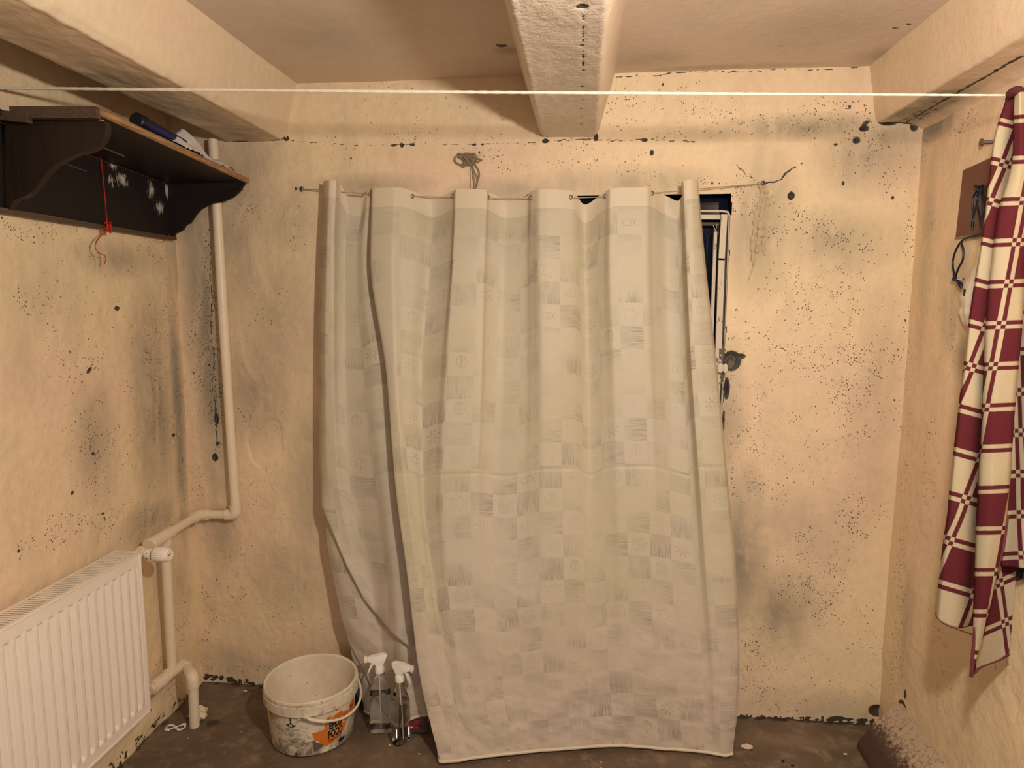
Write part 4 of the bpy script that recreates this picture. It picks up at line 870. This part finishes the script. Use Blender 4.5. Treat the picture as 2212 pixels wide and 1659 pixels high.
text_patch('lettering', '0%', -64, .124, .018, .6, .0010, m_ink, bu)
# producer's mark: a small tower on a leaf
for a0_, a1_, z0_, z1_ in [(-29.2, -26.8, 143, 148), (-28.9, -27.3, 137, 143), (-29.4, -26.9, 131, 137), (-28.8, -27.0, 124, 131)]:
    patch('emblem', [(a0_, z0_+1), (a1_, z0_), (a1_, z1_-1.2), (a0_, z1_)], m_ink, .0009, bu)
patch('emblem', [(-31, 110), (-34, 113), (-35, 119), (-32.5, 117), (-30, 121), (-28, 126), (-26, 121), (-23.5, 117), (-21, 119), (-22, 113), (-25, 110), (-28, 108)], m_ink, .0009, bu)
patch('emblem', [(-30, 112), (-30, 119), (-26, 119), (-26, 112)], m_buck, .0014, bu)
patch('print_mark', [(-24.6, 8.5), (-24.6, 19), (-22.4, 18.6), (-22.4, 8.2)], m_ink, .0009, bu)
lines = B(); random.seed(9)
for z, a0_, a1_, bold_ in [(103, -37, -15, 1), (99.5, -35, -17, 1), (96, -38, -14, 1), (92, -29, -24, 1), (87, -37, -16, .6), (83, -39, -13, .5), (79.5, -39, -13, .5), (76, -38, -14, .5), (71, -35, -15, .5), (66, -33, -17, 1.4), (61, -36, -14, .6), (57.5, -37, -13, .5), (54, -35, -14, .5), (50.5, -36, -12, .5), (46, -32, -14, .8), (42.5, -34, -13, .5)]:
    a = a0_
    while a < a1_:
        w_ = random.uniform(.5, 2.4)
        if random.random() < .9:
            zz = z+.25*random.uniform(-1, 1); h = .85*bold_+.35
            q_ = [wrap(math.radians(x), (zz+y)/1000, .0008) for x, y in ((a, 0), (a+w_, 0), (a+w_, h*1.2), (a, h*1.2))]; lines.b.faces.new([lines.b.verts.new(v) for v in q_])
        a += w_+.45
o = lines.obj('small_print', m_fine, bu, False); o['kind'] = 'stuff'
# bail handle hanging down across the front right
def hpt(t):
    a = math.radians(-11+ (122)*t); z = BH-.040-.046*math.sin(math.pi*min(1, t*1.0))**.8; r = RT+.0085+.006*math.sin(math.pi*t)
    a0_ = math.atan2(CAM[1]-BC[1], CAM[0]-BC[0]); return np.array([BC[0]+r*math.cos(a0_+a), BC[1]+r*math.sin(a0_+a), z])
hp = [hpt(t) for t in np.linspace(0, 1, 60)]
b = B(); b.tube(hp, [.0072]+[.0060]*12+[.0042]*46+[.0060], 10); b.obj('handle', m_buck, bu)
b = B()
for ang_ in (-3, 115):
    pass
c0 = wrap(math.radians(-10), BH-.042, .012); b.tube([wrap(math.radians(-10), BH-.042, .002), c0], .009, 16)
b.obj('handle_lug', m_buck, bu); b = B(); b.tube([wrap(math.radians(115), BH-.040, .002), wrap(math.radians(115), BH-.040, .012)], .009, 16); b.obj('handle_lug', m_buck, bu)
q_ = [wrap(math.radians(x), z, .0052) for x, z in ((-19, .150), (-17, .1385), (-6, .1385), (-2, .146), (-2, .152))]; b = B(); b.poly_prism(q_, (.0, .004, 0)); b.obj('lug_skirt', m_buck, bu, False)
# ------------------------------------------------------------------ spray bottles
s = NT('clear_plastic'); m_clear = s.pbsdf((.97, .97, .95), .04, 0, None, .5, Transmission_Weight=1.0, IOR=1.16)
s = NT('clear_liquid'); m_liq = s.pbsdf((.93, .95, .95), .0, 0, None, .5, Transmission_Weight=1.0, IOR=1.2)
m_white = simple('white_plastic', (.86, .80, .74), .3, nz=.04)
def squircle(w_, d_, z, c, rot, n=48, e=4.5):
    out = []
    for k in range(n):
        a = 2*math.pi*k/n; ca, sa = math.cos(a), math.sin(a); r = 1/((abs(ca)**e+abs(sa)**e)**(1/e)); x, y = r*ca*w_, r*sa*d_
        out.append((c[0]+x*math.cos(rot)-y*math.sin(rot), c[1]+x*math.sin(rot)+y*math.cos(rot), c[2]+z))
    return out
def loft(prof, c, rot, n=48):
    b = B(); rings = [[b.b.verts.new(p_) for p_ in squircle(w_, d_, z, c, rot, n, e)] for w_, d_, z, e in prof]
    for a_, c_ in zip(rings[:-1], rings[1:]):
        for k in range(n): b.b.faces.new((a_[k], a_[(k+1) % n], c_[(k+1) % n], c_[k]))
    b.b.faces.new(rings[0][::-1]); b.b.faces.new(rings[-1]); return b
def spray(c, rot, label, level, head_rot, wd, dp, e_):
    c = np.array(c, float); t = thing('spray_bottle', label, 'bottle', c, 'spray bottles by the bucket')
    outer = [(wd*.80, dp*.80, .000, e_), (wd*.94, dp*.94, .002, e_), (wd, dp, .008, e_), (wd, dp, .10, e_), (wd*.99, dp*.99, .135, e_), (wd*.90, dp*.92, .150, e_*.8), (wd*.72, dp*.80, .170, 3), (wd*.50, dp*.66, .190, 2.4), (.0145, .0145, .205, 2), (.0130, .0130, .212, 2), (.0130, .0130, .220, 2)]
    loft(outer, c, rot).obj('bottle', m_clear, t)
    inn = [(w_-.0016, d_-.0016, z, e) for w_, d_, z, e in outer if .004 < z < level]; inn = [(inn[0][0]-.002, inn[0][1]-.002, .0045, e_)]+inn
    last = [np.interp(level, [o_[2] for o_ in outer], [o_[k] for o_ in outer]) for k in (0, 1)]; inn.append((last[0]-.0016, last[1]-.0016, level, e_))
    loft(inn, c, rot).obj('liquid', m_liq, t)
    b = B(); b.tube([c+np.array([.002, 0, .012]), c+np.array([-.001, .001, .12]), c+np.array([0, 0, .225])], .0018, 8); b.obj('dip_tube', m_white, t)
    b = B(); b.lathe([(.010, .211), (.0150, .212), (.0152, .229), (.0135, .232), (.009, .233)], c, 36, 'Z', True); b.obj('collar', m_white, t)
    R_ = lambda x, z, y=0: c+np.array([x*math.cos(head_rot)-y*math.sin(head_rot), x*math.sin(head_rot)+y*math.cos(head_rot), z])
    prof = [(-.010, .231), (-.0115, .240), (-.014, .250), (-.021, .264), (-.027, .272), (-.017, .276), (-.004, .2755), (.020, .271), (.040, .268), (.040, .252), (.022, .250), (.014, .246), (.010, .238), (.010, .231)]
    b = B(); b.poly_prism([R_(x, z, -.0085) for x, z in prof], R_(0, 0, .0170)-R_(0, 0))
    bmesh.ops.bevel(b.b, geom=b.b.edges[:], offset=.0022, segments=2, affect='EDGES', profile=.5); b.obj('spray_head', m_white, t)
    b = B(); b.poly_prism([R_(x, z, -.0075) for x, z in [(.040, .2505), (.049, .250), (.050, .267), (.040, .269)]], R_(0, 0, .015)-R_(0, 0)); bmesh.ops.bevel(b.b, geom=b.b.edges[:], offset=.0012, segments=1, affect='EDGES'); b.tube([R_(.048, .259), R_(.0515, .259)], .003, 12); b.obj('nozzle', m_white, t)
    b = B(); tp = [(.016, .249), (.025, .247), (.030, .240), (.035, .226), (.041, .212), (.037, .210), (.031, .222), (.025, .236), (.019, .241)]
    b.poly_prism([R_(x, z, -.0055) for x, z in tp], R_(0, 0, .011)-R_(0, 0)); bmesh.ops.bevel(b.b, geom=b.b.edges[:], offset=.0012, segments=1, affect='EDGES'); b.obj('trigger', m_white, t)
    return t
cA = P(823, 1578, 2, 0.); cB = P(866, 1600, 2, 0.)
spray((cA[0], cA[1]+.000, .0005), math.radians(14), 'wider clear spray bottle, white trigger head pointing left, by the curtain', .138, math.radians(195), .037, .021, 4.5)
spray((cB[0], cB[1], .0005), math.radians(58), 'narrow clear spray bottle in front, white trigger head pointing right', .142, math.radians(-8), .030, .021, 5)
# squat bottle with a wine-red label half under the curtain
s = NT('smoky_plastic'); m_smoke = s.pbsdf((.35, .30, .26), .08, 0, None, .5, Transmission_Weight=.85, IOR=1.35)
cC = P(890, 1590, 2, 0.)
cC = np.array([cC[0]-.002, -.196, .0005])
gb = thing('label_bottle', 'squat clear bottle with a wine-red label under the curtain hem behind the spray bottles', 'bottle', cC)
loft([(.046, .024, 0, 5), (.051, .028, .003, 5), (.052, .029, .012, 5), (.052, .029, .09, 5), (.044, .024, .105, 4), (.016, .016, .125, 2), (.014, .014, .14, 2)], cC, math.radians(-3)).obj('body', m_smoke, gb)
def winemat():
    s = NT('label_wine_red'); sep = s.n('SeparateXYZ'); s.put(sep.inputs[0], s.coord())
    st_ = s.lt(s.ma('FRACT', s.add(s.mul(sep.outputs[2], 115), s.mul(s.noise(20, 2, s.coord()), .6))), .30)
    k = s.mul(st_, s.gt(sep.outputs[2], .042))
    return s.pbsdf(s.mix(s.mul(k, .5), (.20, .018, .03), (.45, .22, .22)), .35, 0, None, .5)
def bent(name, x0, x1, z0_, z1_, mat, off=.0006, parent=gb, y=-.029):
    n = 14; V = np.zeros((n, 2, 3)); rot = math.radians(-3)
    for i in range(n):
        x = x0+(x1-x0)*i/(n-1); yy = -(.029+off)*(1-min(1, abs(x)/.052)**5)**.2
        for j_, z in enumerate((z0_, z1_)): V[i, j_] = (cC[0]+x*math.cos(rot)-yy*math.sin(rot), cC[1]+x*math.sin(rot)+yy*math.cos(rot), cC[2]+z)
    return grid_mesh(name, V, None, mat, parent)
o = bent('label', -.040, .036, .018, .080, winemat()); o['label'] = 'wine-red label with pale lines'
o = bent('label_print', -.012, -.002, .022, .027, m_white, .0012); bent('label_print', .000, .004, .022, .027, m_white, .0012, o); bent('label_print', .012, .024, .0245, .0255, m_white, .0012, o)
# black bag with something clear behind the bucket
bg = P(772, 1508, 1, -.075)
s_bag = simple('dark_bag_plastic', (.014, .014, .022), .22, nz=.1, sc=60, bs=.9)
n1, n2 = 48, 30; V = np.zeros((n1, n2, 3))
for i in range(n1):
    for j_ in range(n2):
        a = 2*math.pi*i/(n1-1); f = j_/(n2-1); r = math.sin(math.pi*(f*.5+.5*f*0+.0))**.5 if f > 0 else 0
        rr = math.sqrt(max(0, 1-(1-f)**2.0)); ph_ = f*math.pi*.96
        V[i, j_] = (bg[0]+.055*math.sin(ph_)*math.cos(a), -.070+.036*math.sin(ph_)*math.sin(a), .036+.036*math.cos(ph_))
V[..., 0] += .006*vn(V[..., 2], V[..., 1]+V[..., 0], 60, 3); V[..., 2] = np.maximum(V[..., 2]+.014*vn(V[..., 0], V[..., 1], 45, 4), .0005); V[-1] = V[0]
tag(grid_mesh('plastic_bag', V, None, s_bag), 'small crumpled dark plastic bag on the floor behind the bucket, by the curtain', 'bag')
b = B(); c = P(934, 1588, 2, 0.); b.tube(spline([c+np.array([-.03, .05, .012]), c+np.array([-.008, .02, .006]), c+np.array([.012, .0, .003]), c+np.array([.035, -.005, .003])], 8), .0022, 7); tag(b.obj('thin_cord', m_twine), 'thin pale cord on the floor by the curtain corner near the red-label bottle', 'cord')
# ------------------------------------------------------------------ floor bits
c = P(378, 1574, 2, 0.); b = B(); pts = []
for k in range(60):
    a = 2*math.pi*k/60; pts.append((c[0]+.030*math.sin(a)*(1+.1*math.cos(3*a)), c[1]+.014*math.sin(2*a)-.004*math.sin(a)+.01*math.sin(a), .0035+.0012*math.cos(a)))
ub = thing('charging_cable', 'white charging cable coiled in a figure of eight on the floor by the pipe', 'cable', c)
b.tube(pts, .0017, 8, closed=True); pts2 = [(x+.002, y+.0035, z+.0015) for x, y, z in pts[4:50]]; b.tube(pts2, .0017, 8); o = b.obj('coil', m_white, ub); o['kind'] = 'stuff'
b = B(); b.box(c+np.array([-.028, -.016, .001]), c+np.array([-.010, -.009, .006]), .001); b.obj('plug', m_white, ub)
b = B(); bmesh.ops.create_icosphere(b.b, subdivisions=3, radius=1)
lc_ = P(432, 1556, 2, 0.); lp = np.array([v.co[:] for v in b.b.verts]); nn = fbm(lp[:, 0]+lp[:, 2]*.5, lp[:, 1]+lp[:, 2]*.7, 2.2, 3, 131)
for v, k in zip(b.b.verts, nn): v.co = Vector((lc_[0]-.018+v.co.x*.034*(1+k*.8), lc_[1]+.016+v.co.y*.026*(1+k*.8), max(-.002, .008+v.co.z*.022*(1+k))))
tag(b.obj('plaster_lump', m_chip), 'rough lump of plaster at the foot of the heating pipe', 'rubble')
def flake(u, v, rx, ry, mat, label, hole=False, name='paint_flake', cat='debris'):
    c = P(u, v, 2, 0.); b = B(); n = 22; pts = [(c[0]+rx*math.cos(2*math.pi*k/n)*(1+.35*(random.random()-.5)), c[1]+ry*math.sin(2*math.pi*k/n)*(1+.35*(random.random()-.5)), .001) for k in range(n)]
    b.poly_prism(pts, (0, 0, .0022)); tag(b.obj(name, mat, None, False), label, cat)
flake(1614, 1614, .018, .012, m_chip, 'cream paint flake on the floor right of the curtain')
flake(1826, 1630, .0055, .003, m_chip, 'tiny pale chip on the floor beside the brown wedge')
flake(1691, 1645, .0042, .005, m_black, 'small black crumb on the floor, the one farther from the camera'); flake(1712, 1655, .0055, .003, m_black, 'flat black crumb on the floor at the bottom edge of the photo')
flake(842, 1611, .004, .0025, m_chip, 'tiny brown crumb on the floor in front of the wide spray bottle'); flake(905, 1630, .003, .002, m_chip, 'tiny white crumb on the floor left of the curtain corner')
flake(530, 1494, .006, .004, m_chip, 'small pale chip on the floor at the back wall left of the bucket')
# ------------------------------------------------------------------ right wall: board, cables, bag, bolt
q0, q1 = P(2081, 368, 0, XR-.006), P(2065, 513, 0, XR-.006)
b = B(); b.poly_prism([(XR-.007, q0[1], q0[2]), (XR-.007, -.50, q0[2]+.015), (XR-.007, -.50, q1[2]-.004), (XR-.007, q1[1], q1[2])], (.004, 0, 0)); bd = tag(b.obj('wall_board', m_board, None, False), 'maroon-brown fibreboard panel fixed to the right wall behind the towel', 'board')
b = B(); b.box((XR-.0095, -.50, q1[2]-.004), (XR-.006, q1[1], q1[2]+.000)); o = b.obj('bottom_edge', m_twine, bd, False); o['label'] = 'pale lower edge'
m_cable = simple('navy_cable', (.008, .010, .028), .4)
g = lambda u, v, x=XR-.018: P(u, v, 0, x)
c1_ = thing('black_cable', 'black cable bundle hanging on a nail in front of the brown board', 'cable', g(2113, 405))
random.seed(31)
b = B()
for k in range(7): b.tube(spline([g(2113+random.uniform(-9, 10), 405+random.uniform(-5, 10), XR-.014-.012*random.random()) for _ in range(4)], 5), .0024, 7)
b.obj('bundle', m_cable, c1_)
for pts in ([(2110, 412), (2103, 425), (2101, 445), (2102, 470), (2101, 482)], [(2110, 410), (2113, 430), (2106, 455), (2101, 478)], [(2114, 412), (2110, 430), (2113, 455), (2118, 480), (2118, 496)], [(2118, 412), (2124, 440), (2121, 470), (2118, 492)], [(2121, 410), (2128, 440), (2124, 475)]):
    b = B(); b.tube(spline([g(*p_) for p_ in pts], 6), .0024, 8); b.obj('strand', m_cable, c1_)
b = B(); b.tube([g(2101, 478), g(2101, 490)], .0042, 10); b.tube([g(2101, 488), g(2101, 496)], .002, 8); b.obj('plug', m_cable, c1_)
c2_ = thing('power_cable', 'black power cable with a barrel plug looping below the brown board', 'cable', g(2066, 620))
for pts in ([(2135, 498), (2118, 505), (2095, 511), (2078, 520), (2066, 538), (2059, 560), (2059, 580), (2063, 595)], [(2135, 502), (2112, 510), (2090, 514), (2077, 522), (2081, 540), (2080, 560), (2071, 578), (2064, 597)]):
    b = B(); b.tube(spline([g(*p_) for p_ in pts], 7), .0026, 8); b.obj('lead', m_cable, c2_)
b = B(); b.tube([g(2063, 592), g(2063, 602), g(2064, 606)], [.0045, .0055, .0055], 10); b.tube([g(2059, 603), g(2068, 604)], .0048, 10); b.obj('plug', m_cable, c2_)
b = B(); b.tube([g(2068, 603), g(2081, 603)], .0030, 10); o = b.obj('plug_tip', m_chrome, c2_); o['label'] = 'silver barrel tip'
b = B(); b.tube(spline([g(2067, 606), g(2074, 614), g(2077, 624)], 4), [.004, .0045, .005, .0055, .006, .006, .0045, .003, .002], 8); b.obj('plug', m_cable, c2_)
bt_ = thing('wall_bolt', 'grey steel bolt sticking out of the right wall above the brown board', 'bolt', g(2143, 307, XR))
c = P(2146, 306, 0, XR-.004); b = B(); b.tube([c+np.array([.006, -.005, -.001]), c+np.array([-.024, .006, .0])], .0045, 10); b.obj('shank', m_steel, bt_)
c = c+np.array([-.022, .006, 0]); b = B(); b.tube([c, c+np.array([-.006, .001, 0])], .0095, 8); b.obj('head', m_steel, bt_)
# white bag hanging behind the towel
n1, n2 = 40, 60; V = np.zeros((n1, n2, 3))
lx = lambda t: np.interp(t, [0, .2, .45, .62, .8, .92, 1], [2124, 2110, 2092, 2076, 2070, 2083, 2100]); tv = lambda t: 520+t*195
for i in range(n1):
    for j_ in range(n2):
        s_, t_ = i/(n1-1), j_/(n2-1); u = lx(t_)+(2170-lx(t_))*s_; V[i, j_] = P(u, tv(t_)+10*s_, 0, XR-.012-.045*math.sin(math.pi*min(1, s_*1.2+.02))**.6*(.25+.75*t_))
V[..., 0] += .010*fbm(V[..., 1]+.6*V[..., 2], V[..., 2]-.5*V[..., 1], 22, 3, 141)
m_bag = simple('white_bag_plastic', (.82, .78, .72), .3, nz=.05, sc=30, bs=.3)
wbag = thing('white_bag', 'crumpled white plastic bag hanging on the right wall behind the towel', 'bag', V[5, 30]); grid_mesh('bag', V, None, m_bag, wbag)
c = P(2083, 632, 0, XR-.030); b = B(); b.lathe([(.001, -.0015), (.006, -.001), (.006, .001), (.001, .0015)], c, 20, 'X', True, 1.0, 1.6); o = b.obj('printed_spot', m_cable, wbag); o['label'] = 'small dark blue printed spot'
# ------------------------------------------------------------------ checked towel on the line
def towelmat():
    s = NT('towel_check'); u, v, uvv = s.uv(); jit = s.mul(s.sub(s.noise(70, 2, uvv), .5), .055)
    def ax(c):
        c = s.add(c, jit); fl = s.ma('FLOOR', c); f = s.sub(c, fl); p = s.ma('FLOORED_MODULO', fl, 2.0); np_ = s.sub(1, p)
        a, b_, d = s.lt(f, .80), s.mul(s.gt(f, .80), s.lt(f, .90)), s.gt(f, .90)
        return s.add(s.add(s.mul(a, p), s.mul(b_, np_)), s.mul(d, p))
    x, y = ax(u), ax(v); xor = s.ma('ABSOLUTE', s.sub(x, y))
    fib = s.noise(1, 4, s.coord('UV', (55, 22, 1)), .75)
    red = s.mix(fib, (.125, .022, .028), (.075, .014, .020)); cr = s.mix(fib, (.50, .42, .29), (.37, .30, .20))
    c = s.mix(xor, cr, red); e = s.attr('edge')
    ed = s.mul(e, s.mr(s.noise(1, 2, s.coord('UV', (6, 300, 1))), .40, .62)); c = s.mix(ed, c, (.22, .05, .05))
    return s.pbsdf(c, .95, 0, s.bump(fib, .6, .003), .05)
m_tow = towelmat()
tow = thing('checked_towel', 'burgundy and cream checked towel hanging from the line at the right edge', 'towel', P(2200, 200, 1, -.72))
def tpanel(name, cols, vk, uvf, nt=260, ns_=90, amp=.004, edge=False, seed=0):
    """cols: (u at each height vk, depth at each height)"""
    tt_ = np.linspace(0, 1, nt); K = []
    for us, ys, vs in cols:
        u = pchip(vk, np.array(us, float), tt_); y = np.interp(tt_, vk, ys); v = pchip(vk, np.array(vs, float), tt_); K.append([P(u[i], v[i], 1, y[i]) for i in range(nt)])
    K = np.array(K); w_ = np.concatenate([[0], np.cumsum(np.maximum(.3, np.linalg.norm(np.diff(K[:, nt//2], axis=0), axis=1)/.02))]); x = np.linspace(0, w_[-1], ns_); V = pchip(w_, K, x)
    d = V-CAM; z = d@_f; uu = W/2+F*(d@_r)/z; vv = H/2-F*(d@_u)/z
    U_, V_ = uvf(uu, vv); V[..., 1] += amp*fbm(U_*.1, V_*.1, 9, 3, 150+seed)
    E_ = np.zeros_like(uu)
    if edge: E_ = np.clip(1-(1-np.linspace(0, 1, ns_)[:, None])/.16, 0, 1)*sm(.55, .75, tt_)[None, :]
    o = grid_mesh(name, V, None, m_tow, tow, attrs=dict(edge=E_), uv=np.stack([U_, V_], -1)); md = o.modifiers.new('thick', 'SOLIDIFY'); md.thickness = .0035; md.offset = 0
    return o, V
vk = [0, .1, .25, .42, .6, .78, 1]
# left fold
vL = [212, 300, 450, 640, 860, 1080, 1325]
uvL = lambda u, v: ((u+.38*(v-600)-2083)/97.+.0, (v-.28*(u-2100)-248)/(88+.006*(v-248))+0.92)
tpanel('side_fold', [
    ([2200, 2196, 2176, 2150, 2132, 2114, 2104], [-.690]*7, [212, 300, 450, 640, 870, 1100, 1350]),
    ([2188, 2165, 2146, 2122, 2098, 2078, 2052], [-.715, -.72, -.725, -.73, -.735, -.74, -.74], [210, 300, 450, 640, 868, 1096, 1352]),
    ([2179, 2152, 2134, 2106, 2079, 2055, 2028], [-.712, -.715, -.72, -.725, -.730, -.73, -.73], [211, 300, 450, 640, 862, 1086, 1338]),
    ([2176, 2149, 2131, 2102, 2074, 2050, 2021], [-.700, -.70, -.70, -.705, -.705, -.70, -.70], [212, 300, 450, 640, 860, 1080, 1322])], vk, uvL, seed=1)
# main fold, its selvedge sweeping down to the tip
uvM = lambda u, v: ((u+.185*(v-512)-2206)/92.+1.0, (v+.04*(u-2150)-262)/88.6+.93)
vM = [205, 330, 480, 690, 900, 1130, 1330]
tpanel('front_fold', [
    ([2192, 2190, 2152, 2130, 2121, 2110, 2103], [-.715, -.72, -.715, -.71, -.71, -.71, -.72], [208, 330, 480, 700, 910, 1140, 1440]),
    ([2195, 2192, 2160, 2136, 2127, 2116, 2098], [-.740, -.748, -.750, -.752, -.755, -.757, -.745], [204, 330, 480, 700, 910, 1140, 1461]),
    ([2202, 2205, 2185, 2165, 2150, 2140, 2102], [-.752, -.760, -.765, -.768, -.770, -.775, -.750], [200, 330, 480, 700, 905, 1140, 1450]),
    ([2210, 2222, 2208, 2195, 2178, 2165, 2112], [-.748, -.755, -.760, -.765, -.768, -.77, -.750], [199, 328, 478, 698, 900, 1120, 1405]),
    ([2216, 2230, 2222, 2206, 2190, 2175, 2122], [-.736, -.735, -.735, -.735, -.735, -.74, -.745], [200, 328, 478, 698, 890, 1105, 1372])], vk, uvM, edge=True, seed=2)
uvR = lambda u, v: ((u-.03*(v-970)-2189)/92.+.75, (v+.05*(u-2200)-325)/88.+.97)
tpanel('rear_fold', [
    ([2206, 2200, 2195, 2180, 2165, 2150, 2152], [-.70]*7, [215, 340, 500, 700, 880, 1050, 1218]),
    ([2225, 2222, 2216, 2206, 2195, 2185, 2175], [-.712]*7, [212, 340, 500, 700, 880, 1050, 1222]),
    ([2240, 2250, 2240, 2232, 2225, 2220, 2210], [-.74]*7, [212, 340, 500, 700, 880, 1050, 1226]),
    ([2255, 2275, 2280, 2275, 2270, 2265, 2260], [-.72]*7, [212, 340, 500, 700, 880, 1050, 1228])], vk, uvR, seed=3)
uvB = lambda u, v: ((u-.16*(v-1300)-2164)/88.+.9, (v+.42*(u-2164)-1352)/92.+1.95)
tpanel('back_fold', [
    ([2103, 2103, 2104, 2104, 2104, 2103, 2100], [-.700]*7, [1180, 1220, 1265, 1310, 1360, 1410, 1458]),
    ([2130, 2132, 2135, 2137, 2137, 2136, 2130], [-.682]*7, [1175, 1212, 1255, 1300, 1345, 1395, 1436]),
    ([2165, 2168, 2168, 2167, 2166, 2164, 2160], [-.674]*7, [1180, 1215, 1255, 1296, 1340, 1385, 1425]),
    ([2197, 2196, 2193, 2190, 2187, 2184, 2179], [-.684]*7, [1180, 1215, 1252, 1290, 1330, 1375, 1413])], vk, uvB, nt=120, ns_=50, amp=.003, seed=4)
b = B(); b.tube(spline([P(2102, 1456, 1, -.703), P(2112, 1446, 1, -.70), P(2130, 1436, 1, -.684), P(2160, 1425, 1, -.676), P(2180, 1413, 1, -.686)], 6), .0026, 7); m_hem2 = simple('towel_hem', (.22, .05, .06), .9, nz=.4, sc=260, bs=.8); b.obj('hem', m_hem2, tow)
b = B(); b.tube(spline([P(2176, 1112, 1, -.742), P(2166, 1180, 1, -.748), P(2152, 1228, 1, -.752), P(2130, 1275, 1, -.752), P(2112, 1330, 1, -.752), P(2103, 1400, 1, -.752), P(2098, 1462, 1, -.748)], 10), .0040, 9); b.obj('selvedge', m_hem2, tow)
b = B(); b.tube(spline([P(2021, 1324, 1, -.702), P(2024, 1334, 1, -.72), P(2040, 1348, 1, -.737), P(2070, 1360, 1, -.741), P(2104, 1372, 1, -.712)], 6), .0014, 6); b.obj('hem', m_hem2, tow)
b = B(); b.tube(spline([P(2178, 214, 1, -.712), P(2186, 200, 1, -.735), P(2200, 196, 1, -.745), P(2215, 205, 1, -.735), P(2225, 215, 1, -.72)], 6), [.006]*4+[.009]*16+[.007]*5, 10); b.obj('top_fold', simple('towel_burgundy', (.11, .02, .026), .95, nz=.3, sc=300, bs=.6), tow)
for i, (u, v) in enumerate([(2150, 1432), (2174, 1424)]):
    b = B(); b.tube(spline([P(u, v, 1, -.68), P(u+1, v+9, 1, -.682), P(u-1, v+17, 1, -.68)], 4), .0006, 5); b.obj('loose_thread', m_edge2, tow)
# dark bag glimpsed behind the towel
n1, n2 = 30, 20; V = np.zeros((n1, n2, 3))
for i in range(n1):
    for j_ in range(n2):
        a, f = i/(n1-1), j_/(n2-1); u = 2150+100*a; v = 1190+f*(58+6*math.sin(a*7)-12*a*0)
        V[i, j_] = P(u, v, 1, -.655+.012*math.sin(a*9+f*3))
o = grid_mesh('dark_bag', V, None, s_bag); o.modifiers.new('thick', 'SOLIDIFY').thickness = .01; tag(o, 'dark bag showing below the towel hem at the right edge', 'bag')
